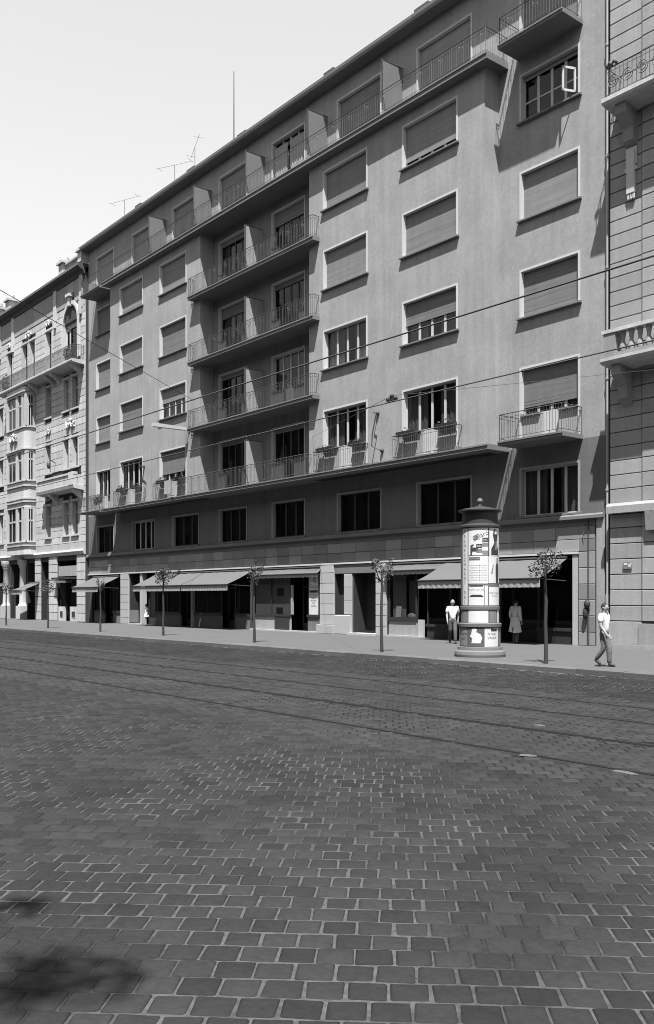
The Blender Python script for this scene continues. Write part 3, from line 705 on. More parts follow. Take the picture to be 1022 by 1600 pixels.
# ------------------------------------------------------------ awnings
def awning(x0, x1, zw, zf, proj, lab, y=A - .05, vh=.26, nspan=1, ndiv=None, scallop=.2, vdrop=.09):
    t = thing('shop_awning', lab, 'awning', ((x0 + x1) / 2, y, zf), 'canvas awnings over the shops')
    m_ = MB(); nx, ny = max(8, int((x1 - x0) * 5)), 8
    def P(i, j):
        u, v = i / nx, j / ny; x = x0 + (x1 - x0) * u
        sag = -.05 * math.sin(math.pi * v) * (1 + .3 * math.sin(u * 9)) + .01 * math.sin(u * 37 + v * 5)
        return (x, y - proj * v, zw + (zf - zw) * v + sag)
    vs = [P(i, j) for j in range(ny + 1) for i in range(nx + 1)]
    fs = [(j * (nx + 1) + i, (j + 1) * (nx + 1) + i, (j + 1) * (nx + 1) + i + 1, j * (nx + 1) + i + 1) for j in range(ny) for i in range(nx)]
    m_.add(vs, fs); m_.build('canvas', 'canvas', t, smooth=True)
    MB().tube([(x0, y - proj, zf - .02), (x1, y - proj, zf - .02)], .03, 6).build('front_bar', 'metal', t)
    m_ = MB(); n = int((x1 - x0) / scallop) * 6; yv = y - proj + .03
    for k in range(n):
        ua, ub = k / n, (k + 1) / n; sa, sb = abs(math.sin(math.pi * (k % 6) / 6)), abs(math.sin(math.pi * ((k % 6) + 1) / 6))
        xa, xb = x0 + (x1 - x0) * ua, x0 + (x1 - x0) * ub; wa, wb = .012 * math.sin(k * .7), .02 * math.sin((k + 1) * .7)
        m_.quad((xa, yv + wa, zf - vdrop - vh * (.94 + .06 * sa)), (xb, yv + wb, zf - vdrop - vh * (.94 + .06 * sb)), (xb, yv, zf - vdrop + .03), (xa, yv, zf - vdrop + .03))
    m_.build('valance', 'valance', t)
    for k in range(nspan + 1):
        x = x0 + .06 + (x1 - x0 - .12) * k / nspan
        MB().tube([(x, y, zf - .1), (x, y - proj + .03, zf - .03)], .017, 5).build('arm', 'metal', t)
    MB().tube([(x0, y, zw + .03), (x1, y, zw + .03)], .055, 8).build('roller', 'metal', t)
    return t
awning(-61.0, -57.0, 3.27, 2.58, 1.6, 'short grey awning farthest left on the plain block, beside the old stone building')
awning(-52.0, -46.2, 3.3, 2.58, 1.6, 'left half of the long pair of grey awnings behind the second sapling')
awning(-46.12, -41.3, 3.3, 2.58, 1.6, 'right half of the long pair of grey awnings')
awning(-40.9, -35.3, 3.32, 3.06, .30, 'half rolled shallow awning over the display window with the notice board', vh=.2, scallop=.25, vdrop=.0)
awning(-30.6, -27.0, 3.32, 3.06, .30, 'shallow rolled-back awning between the entrance door and the balding man', vh=.2, scallop=.22, vdrop=.0)
awning(-27.05, -20.9, 3.30, 2.57, 1.6, 'widest pale grey awning, behind the advertising column', nspan=2)

# roof aerials and mast
def aerial(x, y, z0, z1, el, lab, rz):
    t = thing('television_aerial', lab, 'aerial', (x, y, z0), 'aerials on the roof')
    MB().tube([(x, y, z0), (x, y, z1)], .018, 5).build('mast', 'metal', t)
    d = Vector((math.cos(rz), math.sin(rz), .0)); p = Vector((x, y, z1)); q = Vector((-d.y, d.x, 0))
    MB().tube([p - d * 1.5 + Vector((0, 0, .1)), p + d * 1.5 + Vector((0, 0, -.1))], .010, 4).build('boom', 'metal', t)
    for k in range(el): c_ = p + d * (-1.3 + 2.6 * k / (el - 1)); MB().tube([c_ - q * .3, c_ + q * .3], .009, 4).build('element', 'metal', t)
aerial(-53.2, 30.2, 26.4, 30.0, 2, 'left one of the two aerials standing close together on the roof', R(20))
aerial(-51.0, 30.4, 26.4, 30.4, 2, 'right one of the two aerials standing close together on the roof', R(160))
aerial(-60.3, 30.2, 26.4, 30.1, 2, 'leftmost roof aerial above the joint with the old building', R(15))
MB().tube([(-46.2, 30.2, 26.4), (-46.2, 30.2, 33.0)], [.05, .025], 6).build('flagpole', 'metal', label='tall bare pole standing on the roof of the plain block', cat='pole')

# ============================================================ OLD STONE BUILDING (left)
B = 28.0
old = thing('old_stone_building', 'ornate pale stone house with bay window, iron balcony and balustrade on its roofline', 'old building', (-73, 29, 0))
OX0, OX1 = -92.0, -61.95
oh = []
W3 = [(-69.0, -68.05), (-65.65, -64.75), (-64.1, -63.15)]
for a, b in W3: oh += [(a, b, 15.6, 17.9), (a, b, 11.35, 13.5), (a, b, 6.45, 8.85)]
for a, b in ((-69.0, -67.9), (-73.85, -72.75), (-72.25, -71.2), (-77.2, -76.1), (-80.5, -79.4), (-83.8, -82.7)): oh.append((a, b, 19.2, 22.2))
for a, b in ((-79.2, -78.2), (-81.0, -80.0), (-84.5, -83.5)):
    for z0, z1 in ((15.6, 17.9), (11.35, 13.5), (6.45, 8.85)): oh.append((a, b, z0, z1))
arch = (-66.0, -62.8, 19.2, 22.0)
AW = (arch[0] + arch[1]) / 2; AR = (arch[1] - arch[0]) / 2
oh2 = oh + [arch]
go = [(-62.0 - .0 - 5.0, -63.35), (-70.0, -68.45), (-72.85, -71.2), (-76.5, -74.1), (-80.5, -77.9), (-85, -81.5)]
go[0] = (-66.85, -63.35)
m_ = MB(); m_.wall(OX0, OX1, 5.1, 25.3, B, oh2); m_.wall(OX0, OX1, 0, 5.1, B, [(a, b, PZ, 4.6) for a, b in go])
m_.quad((OX1, B, 0), (OX1, 40, 0), (OX1, 40, 25.3), (OX1, B, 25.3)); m_.quad((OX0, 40, 0), (OX0, B, 0), (OX0, B, 25.3), (OX0, 40, 25.3)); m_.quad((OX1, 40, 0), (OX0, 40, 0), (OX0, 40, 25.3), (OX1, 40, 25.3))
m_.quad((OX0, B, 25.3), (OX1, B, 25.3), (OX1, 40, 25.3), (OX0, 40, 25.3)); m_.build('wall', 'stone_joint', old)
for z0, z1 in ((.1, 4.9), (5.2, 9.5), (9.5, 14), (14, 18.4), (18.4, 25)):
    m_ = MB().quad((OX0 + .1, B + 1.2, z0), (OX1 - .1, B + 1.2, z0), (OX1 - .1, B + 1.2, z1), (OX0 + .1, B + 1.2, z1)); m_.quad((OX0 + .1, B + .2, z0), (OX1 - .1, B + .2, z0), (OX1 - .1, B + 1.2, z0), (OX0 + .1, B + 1.2, z0)); m_.build('room', 'dark', old)
BAYX0, BAYX1, BAYY = -75.4, -71.1, 27.15
blk = [(BAYX0, BAYX1, 5.4, 18.3)]
courses = [5.35 + .495 * k for k in range(0, 37)]
rustic(old, 'stone_block', 'stone', -81.5, OX1, B, 0, courses, [(h[0] - .12, h[1] + .12, h[2] - .1, h[3] + .15) for h in oh2] + blk + [(arch[0] + .4, arch[1] - .4, 21.9, 23.4), (-69.2, -62.6, 9.7, 10.9)], depth=.05)
def old_window(x0, x1, z0, z1, y=B, lintel=True, P=old):
    m_ = MB().box(x0 - .12, x0, y - .07, y + .3, z0, z1).box(x1, x1 + .12, y - .07, y + .3, z0, z1).box(x0 - .16, x1 + .16, y - .11, y + .3, z1, z1 + .15)
    w = m_.build('window', 'stone', P)
    MB().box(x0 - .2, x1 + .2, y - .16, y + .3, z0 - .12, z0).build('sill', 'stone', w)
    f = MB().box(x0, x0 + .07, y + .2, y + .26, z0, z1).box(x1 - .07, x1, y + .2, y + .26, z0, z1).box((x0 + x1) / 2 - .04, (x0 + x1) / 2 + .04, y + .19, y + .26, z0, z1).box(x0, x1, y + .195, y + .255, z0 + (z1 - z0) * .66, z0 + (z1 - z0) * .66 + .08).box(x0 + .07, x1 - .07, y + .2, y + .26, z0, z0 + .07)
    f.build('frame', 'frame', w)
    for a, b in ((x0 + .07, (x0 + x1) / 2 - .04), ((x0 + x1) / 2 + .04, x1 - .07)): box('pane', 'glass', w, a, b, y + .225, y + .231, z0 + .07, z1)
    return w
for h in oh:
    if -81.5 < h[0]: old_window(*h)
# carved garlands
def garland(xc, zc, s, y=B - .06):
    m_ = MB(); rr = random.Random(int(xc * 10))
    m_.ball((xc, y, zc + .35 * s), .22 * s, .1, .26 * s, 8, 5)
    for sg in (-1, 1):
        pts = [(xc + sg * s * .9 * u, y - .03, zc + s * (.25 - .55 * math.sin(math.pi * u))) for u in [k / 6 for k in range(7)]]
        m_.tube(pts, [.06 * s, .09 * s, .12 * s, .14 * s, .12 * s, .09 * s, .05 * s], 6)
        for k in range(5): m_.ball((xc + sg * s * (.3 + .15 * k) + rr.uniform(-.05, .05), y - .02, zc + s * rr.uniform(-.3, .4)), .11 * s, .08, .11 * s, 6, 4)
    m_.build('carved_garland', 'stone', old, smooth=True)
for xc, z, s in ((-64.4, 14.5, .8), (-68.5, 14.45, .5), (-73.5, 14.5, .8), (-72.5, 22.75, .65), (-68.45, 22.75, .5), (-76.65, 22.75, .5), (-68.5, 9.4, .5), (-80, 22.75, .5)): garland(xc, z, s, (B if xc > -71 or z > 20 else BAYY) - .08)
# arched window
m_ = MB(); n = 16
for k in range(n):
    a0, a1 = math.pi * k / n, math.pi * (k + 1) / n
    def q(r_, a, y): return (AW + r_ * math.cos(a) * .78, y, 21.9 + r_ * math.sin(a) * .85)
    for ra, rb, ya, yb in ((AR * .98, AR * 1.18, B - .12, B - .12), (AR * 1.18, AR * 1.18, B - .12, B), (AR * .98, AR * .98, B - .12, B + .3)):
        m_.quad(q(ra, a0, ya), q(rb, a0, yb), q(rb, a1, yb), q(ra, a1, ya))
r_ = AR * .78
m_.box(AW - r_ * 1.18, AW - r_ * .98, B - .12, B + .3, 19.2, 21.9).box(AW + r_ * .98, AW + r_ * 1.18, B - .12, B + .3, 19.2, 21.9)
aw = m_.build('arched_window', 'trim', old)
MB().box(arch[0] - .02, AW - r_ * 1.1, B - .04, B + .02, 19.2, 22.0).box(AW + r_ * 1.1, arch[1] + .02, B - .04, B + .02, 19.2, 22.0).build('arch_infill', 'stone', aw)
m_ = MB(); pts = [(AW - r_ + 2 * r_ * k / 20) for k in range(21)]
m_.wall(AW - r_, AW + r_, 19.2, 21.95, B + .2, [(AW - r_ + .15, AW - .75, 19.2, 21.5), (AW - .5, AW + .5, 19.2, 21.6), (AW + .75, AW + r_ - .15, 19.2, 21.5)])
for k in range(n):
    a0, a1 = math.pi * k / n, math.pi * (k + 1) / n; p0 = (AW + r_ * math.cos(a0), B + .2, 21.95 + r_ * 1.07 * math.sin(a0)); p1 = (AW + r_ * math.cos(a1), B + .2, 21.95 + r_ * 1.07 * math.sin(a1)); m_.add([(AW, B + .2, 21.95), p0, p1], [(0, 1, 2)])
m_.build('arch_panel', 'stone', aw)
box('fanlight', 'ink', aw, AW - .4, AW + .45, B + .17, B + .195, 22.1, 22.75)
for a, b, z in ((AW - r_ + .15, AW - .75, 21.5), (AW - .5, AW + .5, 21.6), (AW + .75, AW + r_ - .15, 21.5)): box('pane', 'glass', aw, a, b, B + .26, B + .27, 19.2, z)
MB().box(AW - .35, AW + .35, B - .35, B, 23.75, 23.95).box(AW - .18, AW + .18, B - .25, B, 23.1, 23.75).build('keystone', 'trim', old)
# pilaster strips with small lanterns under the cornice
for x in (-67.2, -62.6, -75.9, -78.9): MB().box(x - .25, x + .25, B - .12, B, 22.6, 25.0).box(x - .18, x + .18, B - .2, B, 22.1, 22.6).build('pilaster', 'stone', old)
# frieze panels under the cornice
fx = [-81.5, -79.15, -78.65, -76.15, -75.65, -73.2, -71.6, -69.5, -67.45, -66.95, -65.0, -63.8, -62.85, -62.35, OX1]
for a, b in zip(fx[:-1], fx[1:]):
    if b - a > .6 and not (-65.1 < a < -63.9): block('frieze_panel', 'stone_r', old, a + .03, b - .03, B - .06, B + .02, 23.22, 24.82)
block('frieze_panel', 'stone_r', old, -65.0, -63.8, B - .06, B + .02, 24.0, 24.82)
# cornice, balustrade
MB().prism_x([(B - .1, 24.85), (B, 24.85), (B + .5, 25.55), (B - .55, 25.55), (B - .6, 25.35), (B - .45, 25.2), (B - .2, 25.1)][::-1], OX0, OX1).build('cornice', 'roof', old)
MB().box(OX0, OX1, B - .2, B + .2, 25.55, 25.72).build('balustrade_base', 'stone', old)
def pedestal(x, w_=.8, urn=True):
    p = MB().box(x - w_ / 2, x + w_ / 2, B - .3, B + .35, 25.72, 26.45).box(x - w_ / 2 - .15, x + w_ / 2 + .15, B - .45, B + .5, 26.45, 26.62).build('pedestal', 'stone', old)
    if urn: MB().lathe([(.0, 26.62), (.36, 26.62), (.40, 26.72), (.30, 26.85), (.33, 26.95), (.26, 27.08), (.1, 27.16), (0.001, 27.18)], x, B, 12).build('finial', 'stone', p, smooth=True)
pedestal(-65.6); pedestal(-62.35, .6, True); pedestal(-76.6); pedestal(-79.4, .7)
m_ = MB().box(-65.2, -62.6, B - .18, B + .18, 26.28, 26.42); m_.build('balustrade_rail', 'stone', old)
x = -64.95
while x < -62.75: MB().lathe([(.06, 25.72), (.1, 25.85), (.055, 26.05), (.09, 26.28)], x, B, 6).build('baluster', 'stone', old); x += .3
m_ = MB().prism_x([(B + .3, 25.6), (34.2, 28.4), (40, 25.6)], OX0, OX1 - .02); m_.build('roof', 'roof', old)
# iron balcony of the top floor
MB().prism_x([(B - .95, 18.52), (B, 18.4), (B, 18.72), (B - 1.0, 18.72), (B - 1.0, 18.6)], -77.0, -62.05).build('balcony_slab', 'stone', old)
railing('railing', [(-76.9, B), (-76.9, B - .92), (-62.12, B - .92), (-62.12, B)], 18.72, h=1.05, sp=.11, r=.013, parent=old)
for x in (-62.7, -66.3, -67.4, -70.6): MB().prism_x([(B, 17.6), (B, 18.42), (B - .85, 18.5), (B - .75, 18.25), (B - .3, 18.0)], x - .14, x + .14).build('console', 'stone', old)
for x, w_, h_, lab in ((-63.6, .5, .55, 'dark potted shrub on the iron balcony beneath the arched window'), (-76.1, .6, .75, 'dense dark shrub at the far end of the iron balcony')):
    t = thing('balcony_shrub', lab, 'shrub', (x, B - .6, 18.72), 'shrubs on the iron balcony')
    MB().lathe([(.001, 18.73), (.16, 18.73), (.22, 19.1), (.19, 19.1), (.001, 19.06)], x, B - .6, 10).build('pot', 'kioskc', t); m_ = MB(); leafy(m_, (x, B - .6, 19.1 + h_ * .6), w_, .28, h_, 260, .09, rp); m_.build('foliage', 'leaf', t)
# stone balcony of the second floor
MB().prism_x([(B - .8, 9.62), (B, 9.5), (B, 9.85), (B - .85, 9.85)], -69.0, -62.15).build('balcony_slab', 'stone', old)
m_ = MB().box(-68.9, -62.25, B - .78, B - .6, 9.85, 10.6).box(-62.45, -62.25, B - .6, B, 9.85, 10.6).build('balcony_parapet', 'stone', old)
MB().box(-69.0, -62.18, B - .84, B - .55, 10.6, 10.74).box(-63.0, -62.2, B - .86, B - .5, 9.86, 10.78).build('parapet_coping', 'stone', old)
for x in (-62.6, -66.8): MB().prism_x([(B, 8.6), (B, 9.55), (B - .75, 9.62), (B - .7, 9.4), (B - .25, 9.05)], x - .18, x + .18).build('console', 'stone', old)
# bay window with rounded right corner
prof = [(BAYX0, B), (BAYX0 + .02, BAYY + .5), (BAYX0 + .35, BAYY), (BAYX1 - .55, BAYY)] + [(BAYX1 - .55 + .55 * math.sin(a), BAYY + .55 - .55 * math.cos(a)) for a in [R(15 * k) for k in range(1, 7)]] + [(BAYX1, B)]
def bay_band(z0, z1, e=0, m='stone', name='bay_wall'):
    cx, cy = (BAYX0 + BAYX1) / 2, B; pr_ = [(cx + (x - cx) * (1 + e / 2.1), cy + (y - cy) * (1 + e / .85)) for x, y in prof]
    return MB().prism_z(pr_, z0, z1).build(name, m, old)
for z0, z1 in ((5.25, 6.25), (8.95, 11.05), (13.35, 15.35), (17.85, 18.45)): bay_band(z0, z1)
for z in (5.9, 6.2, 9.35, 9.6, 10.6, 11.0, 13.5, 15.2, 18.0): bay_band(z, z + .11, .09, 'stone', 'bay_moulding')
for z0, z1 in ((6.25, 8.95), (11.05, 13.35), (15.35, 17.85)):
    m_ = MB()
    for a, b in ((BAYX0 + .0, BAYX0 + .35), (-73.25, -72.85), (-72.0, -71.65)): m_.box(a, b, BAYY + .02, BAYY + .3, z0, z1)
    m_.box(BAYX1 - .4, BAYX1 - .03, BAYY + .02 + .02, BAYY + .2, z0, z1).box(BAYX1 - .3, BAYX1 - .01, B - .22, B, z0, z1).box(BAYX0, BAYX1 - .5, B - .15, B, z0, z1)
    w = m_.build('bay_pier', 'stone', old)
    f = MB()
    for x in (-74.95, -74.25, -73.3, -72.8, -72.05): f.box(x - .04, x + .04, BAYY + .1, BAYY + .16, z0, z1)
    f.box(-75.05, -71.65, BAYY + .1, BAYY + .15, z0 + 1.6, z0 + 1.72); f.box(-71.36, -71.12, B - .62, B - .22, z1 - .12, z1).box(-71.2, -71.1, B - .66, B - .58, z0, z1).box(-71.2, -71.1, B - .26, B - .2, z0, z1).box(-71.18, -71.11, B - .45, B - .40, z0, z1).box(-71.18, -71.11, B - .6, B - .24, z0 + 1.6, z0 + 1.72)
    f.build('frame', 'frame', w)
    box('pane', 'glass', w, -75.05, -71.65, BAYY + .125, BAYY + .13, z0, z1); box('pane', 'glass', w, -71.16, -71.15, B - .6, B - .24, z0, z1)
    box('blind', 'curtain', w, -71.4, -71.38, B - .6, B - .2, z0, z1); box('blind', 'shutter', w, -74.9, -71.8, BAYY + .2, BAYY + .21, z0, z1)
# string course and ground floor
MB().prism_x([(B - .12, 4.95), (B, 4.95), (B, 5.35), (B - .18, 5.35), (B - .22, 5.2)], OX0, OX1).build('string_course', 'stone', old)
gz = [PZ, .75, 1.35, 1.95, 2.55, 3.15, 3.75, 4.35, 4.94]
for a, b in ((-63.3, -62.0), (-68.4, -66.9), (-71.15, -70.05)):
    for z0, z1 in zip(gz[:-1], gz[1:]): block('stone_block', 'stone', old, a, b, B - .08, B + .4, z0 + .01, z1 - .01)
for x in (-73.5, -77.2):
    c_ = MB().lathe([(.44, 1.2), (.42, 1.28), (.34, 1.34), (.33, 1.5), (.28, 4.2), (.36, 4.3), (.34, 4.4), (.46, 4.55), (.46, 4.9)], x, B - .1, 14).build('column', 'stone', old, smooth=True); block('column_pedestal', 'stone', c_, x - .5, x + .5, B - .55, B + .35, PZ, 1.2)
for a, b in go[:5]:
    m_ = MB(); y0, y1 = B + .3, B + 2.2; m_.quad((a, y1, PZ), (b, y1, PZ), (b, y1, 4.6), (a, y1, 4.6)); m_.quad((a, B, PZ), (a, y1, PZ), (a, y1, 4.6), (a, B, 4.6)); m_.quad((b, y1, PZ), (b, B, PZ), (b, B, 4.6), (b, y1, 4.6)); m_.quad((a, y1, 4.6), (b, y1, 4.6), (b, B, 4.6), (a, B, 4.6)); m_.build('shop_room', 'shopdark', old)
box('fascia_board', 'stone_r', old, -66.85, -63.35, B + .05, B + .12, 3.45, 4.2)
for a, b in ((-66.8, -65.6), (-64.7, -63.4)):
    w = MB().box(a, b, B + .02, B + .12, PZ, 1.2).box(a + .35, b - .35, B + .0, B + .019, .4, .9).build('stall_riser', 'stone', old); box('pane', 'glass', old, a, b, B + .1, B + .11, 1.2, 3.4)
    box('vent_grille', 'kioskd', w, a + .38, b - .38, B - .01, B - .001, .45, .85)
box('shop_blind', 'kioskd', old, -66.9, -63.4, B - .5, B - .1, 3.2, 3.35)
box('shop_blind', 'plaster_dark', old, -66.2, -64.4, B - .5, B + .0, 2.95, 3.1)
awning(-72.4, -70.2, 3.0, 2.45, 1.4, 'small awning on the ground floor of the old stone building, behind a sapling', y=B - .1)
awning(-82.5, -77.6, 3.0, 2.45, 1.4, 'awning cut by the left edge, at the foot of the old stone building', y=B - .1)
m_ = MB().tube([(-67.2, B - .05, 12.0), (-67.2, B - .5, 12.2), (-67.0, B - .62, 12.0)], .035, 6).ball((-67.0, B - .65, 11.75), .16, .16, .28, 8, 6); m_.build('wall_lantern', 'metal', old)

# ============================================================ RUSTICATED BUILDING (right)
G = 27.85; GX0, GX1 = -18.85, -11.0
rb = thing('rusticated_building', 'grey stone house with banded masonry and carved balconies cut by the right edge', 'stone building', (-15, 29, 0))
m_ = MB().box(GX0, GX1, G, 42, 0, 29); m_.build('wall', 'stone_joint_r', rb)
cs = [1.06, 1.58, 2.12, 2.65, 3.18, 3.71, 4.25, 4.72]
rustic(rb, 'stone_block', 'stone_r', GX0, -17.62, G, 0, cs, [], gap=.024, depth=.05); rustic(rb, 'stone_block', 'stone_r', -17.6, GX1, G - .05, 0, cs, [], gap=.024, depth=.05)
cs2 = [5.1 + .487 * k for k in range(0, 48)]
rustic(rb, 'stone_block', 'stone_r', GX0, -17.62, G, 0, cs2, [], gap=.022, depth=.045); rustic(rb, 'stone_block', 'stone_r', -17.6, GX1, G - .05, 0, cs2, [], gap=.022, depth=.045)
box('plinth', 'stone_r', rb, GX0, -17.62, G - .22, G, PZ, 1.04); box('plinth', 'stone_r', rb, -17.6, GX1, G - .28, G, PZ, .98); box('plinth_foot', 'stone_r', rb, GX0 + .0, GX1, G - .34, G - .29, PZ, .26)
MB().prism_x([(G - .3, 4.74), (G, 4.74), (G, 5.09), (G - .22, 5.09), (G - .3, 4.98)], GX0, GX1).build('string_course', 'stone_r', rb)
MB().prism_x([(G - .25, 4.1), (G - .1, 4.1), (G - .1, 4.73), (G - .32, 4.73)], -17.35, -16.9).build('console', 'stone_r', rb)
# balustraded balcony
MB().prism_x([(G - .95, 9.72), (G, 9.6), (G, 9.9), (G - 1.0, 9.9), (G - 1.0, 9.8)], -18.6, GX1).build('balcony_slab', 'stone', rb)
MB().box(-18.5, -18.05, G - .95, G - .6, 9.9, 10.72).box(-18.5, GX1, G - .9, G - .65, 9.9, 10.05).build('balcony_pier', 'stone_r', rb)
MB().box(-18.56, GX1, G - .98, G - .57, 10.72, 10.84).build('balcony_coping', 'stone', rb)
x = -17.85
while x < -13: MB().lathe([(.1, 10.05), (.13, 10.2), (.06, 10.4), (.11, 10.72)], x, G - .78, 8).build('baluster', 'stone_r', rb, smooth=True); x += .32
for x in (-18.15, -14.5):
    MB().prism_x([(G, 8.3), (G, 9.65), (G - .8, 9.7), (G - .78, 9.4), (G - .4, 9.0), (G - .35, 8.6), (G - .12, 8.4)], x - .17, x + .17).build('console', 'stone_r', rb)
# iron balcony above
MB().prism_x([(G - .95, 18.45), (G, 18.3), (G, 18.65), (G - 1.0, 18.65), (G - 1.0, 18.52)], -18.55, GX1).build('balcony_slab', 'stone', rb)
r_ = railing('railing', [(-18.4, G), (-18.4, G - .9), (GX1, G - .9)], 18.65, h=1.0, sp=.16, r=.016, parent=rb, scroll=True)
m_ = MB()
for k in range(9):
    x = -18.15 + k * .55
    for rr in (.2, .11): m_.tube([(x + rr * math.cos(a), G - .9, 19.15 + rr * math.sin(a)) for a in [R(30 * j) for j in range(13)]], .016, 4)
for j in range(5): m_.ball((-18.38 + .09 * j, G - .92, 19.72 + .06 * (j % 2)), .07, .05, .07, 6, 4)
m_.build('scrollwork', 'metal', rb)
MB().prism_x([(G, 17.1), (G, 18.4), (G - .75, 18.45), (G - .7, 18.1), (G - .3, 17.7), (G - .25, 17.3)], -18.2, -17.8).build('console', 'stone_r', rb)
MB().box(-18.2, -17.78, G - .1, G - .06, 16.5, 17.1).box(-18.14, -17.84, G - .16, G - .06, 15.55, 17.0).box(-18.22, -17.76, G - .14, G - .06, 16.3, 16.42).build('carved_pendant', 'trim', rb)
for k in range(3): MB().lathe([(.0, 15.3), (.05, 15.36), (.05, 15.55)], -18.09 + k * .1, G - .1, 6).build('pendant_drop', 'stone', rb)
pl = box('wall_plate', 'poster_g', rb, -18.32, -17.98, G - .095, G - .072, 2.84, 3.06)
for x, z, w_, h_ in ((-18.27, 2.96, .13, .07), (-18.1, 2.90, .09, .1), (-18.03, 2.96, .05, .08)): box('plate_mark', 'poster', pl, x, x + w_, G - .1, G - .096, z, z + h_)

# ============================================================ HOUSES ACROSS THE STREET (unseen behind the camera, added to block low sky)
for k, (x0, x1, h, lab) in enumerate(((-260, -58, 27, 'plain unseen house added across the street to block low sky, left of three'), (-57.9, -22, 30, 'tall unseen house added across the street to block low sky, middle of three'), (-21.9, 30, 28, 'wide unseen house added across the street to block low sky, right of three'))):
    t = thing('added_opposite_house', lab, 'house', ((x0 + x1) / 2, -14, 0), 'added houses across the street')
    hs = []
    n = int((x1 - x0) / 4)
    for i in range(n):
        for j in range(int((h - 5) / 4)): xx = x0 + (i + .5) * (x1 - x0) / n; hs.append((xx - .7, xx + .7, 5 + j * 4, 7.3 + j * 4))
    m_ = MB().wall(x0, x1, 0, h, -14, hs); m_.f = [f[::-1] for f in m_.f]; m_.quad((x0, -14, 0), (x0, -28, 0), (x0, -28, h), (x0, -14, h)).quad((x1, -28, 0), (x1, -14, 0), (x1, -14, h), (x1, -28, h)).quad((x1, -28, 0), (x0, -28, 0), (x0, -28, h), (x1, -28, h))
    m_.build('wall', 'plaster_dark', t)
    MB().prism_x([(-13.6, h), (-14.2, h + .3), (-21, h + 4), (-28.2, h + .3), (-28.2, h)][::-1], x0, x1).build('roof', 'roof', t)
    for h_ in hs: box('window', 'frame_dark', t, h_[0], h_[1], -14.3, -14.2, h_[2], h_[3])

# ============================================================ ADVERTISING COLUMN
KX, KY = -18.4, 20.62; KR = .55; LR = .59
kio = thing('advertising_column', 'round advertising column covered in posters, with a dark cap and ball finial', 'advertising column', (KX, KY, PZ))
MB().lathe([(0.001, PZ), (.74, PZ), (.75, .2), (.73, .29), (.70, .31), (.665, .33), (.65, .42), (.60, .43), (.0, .43)], KX, KY, 40).build('base', 'kioskc', kio)
MB().lathe([(.59, .42), (.59, 1.02)], KX, KY, 40).build('lower_drum', 'kioskc', kio, smooth=True)
MB().lathe([(.59, 1.0), (.625, 1.01), (.63, 1.10), (.56, 1.12), (.55, 1.1)], KX, KY, 40).build('ring', 'kioskc', kio)
MB().lathe([(KR, 1.1), (KR, 3.9)], KX, KY, 40).build('drum', 'kioskc', kio, smooth=True)
MB().lathe([(KR, 1.50), (.575, 1.51), (.575, 1.60), (KR, 1.61)], KX, KY, 40).build('ring', 'kioskc', kio)
MB().lathe([(KR, 3.88), (.60, 3.90), (.60, 3.95), (.52, 4.0), (.51, 4.32), (.58, 4.36), (.63, 4.38), (.63, 4.41), (.45, 4.46), (.16, 4.52), (.07, 4.54), (.05, 4.62), (0.001, 4.64)], KX, KY, 40).build('cap', 'kioskd', kio)
MB().ball((KX, KY, 4.69), .085).build('finial', 'kioskc', kio, smooth=True)
PHI = math.atan2(-KY, -KX)
def patch(name, a0, a1, z0, z1, m, parent, r=KR, e=.006):
    return MB().lathe([(r + e, z0), (r + e, z1)], KX, KY, max(3, int((a1 - a0) / 5)), PHI + R(a0), PHI + R(a1)).build(name, m, parent, smooth=True)
def wrap_text(txt, size, a, z, parent, r=KR, e=.0075, vert=False, rot=0, m='ink', sx=1.0):
    mb = MB()
    items = [(c, -i * size * 1.06) for i, c in enumerate(txt)] if vert else [(txt, 0)]
    for s_, dz in items:
        if s_ == ' ': continue
        vs, fs = text_mesh(s_, size); out = []
        for v in vs:
            x_, y_ = v.x * sx * math.cos(rot) - v.y * math.sin(rot), v.x * sx * math.sin(rot) + v.y * math.cos(rot)
            an_ = PHI + R(a) + x_ / r; out.append((KX + (r + e) * math.cos(an_), KY + (r + e) * math.sin(an_), z + dz + y_))
        mb.add(out, fs)
    return mb.build('lettering', m, parent)
def wrap_poly(pts, a, z, parent, r=KR, e=.0075, m='ink', name='print'):
    """a flat printed shape laid on the drum, filled in narrow upright strips so that it follows the curve"""
    mb = MB(); x0 = min(p[0] for p in pts); x1 = max(p[0] for p in pts); n = max(2, int((x1 - x0) / .012)); dx = (x1 - x0) / n
    def P(x, y): t_ = PHI + R(a) + x / r; return (KX + (r + e) * math.cos(t_), KY + (r + e) * math.sin(t_), z + y)
    for k in range(n):
        xm = x0 + (k + .5) * dx; ys = []
        for q, w in zip(pts, pts[1:] + pts[:1]):
            if (q[0] - xm) * (w[0] - xm) < 0: ys.append(q[1] + (w[1] - q[1]) * (xm - q[0]) / (w[0] - q[0]))
        ys.sort()
        for ya, yb in zip(ys[::2], ys[1::2]): mb.quad(P(xm - dx / 2, ya), P(xm + dx / 2, ya), P(xm + dx / 2, yb), P(xm - dx / 2, yb))
    return mb.build(name, m, parent)
p = patch('poster', -63, -39, 1.63, 3.86, 'poster', kio); wrap_text('FELNESZHARDT DAL', .128, -51, 3.76, p, vert=True); patch('border', -38.6, -37, 1.63, 3.86, 'ink', kio)
p = patch('poster', -36, 25, 3.08, 3.87, 'poster', kio)
wrap_text('Ojláró', .19, 2, 3.64, p, rot=R(24)); wrap_poly([(-.1, -.13), (.03, -.07), (.03, .1), (-.1, .04)], -8, 3.6, p, m='poster_g', e=.0068)
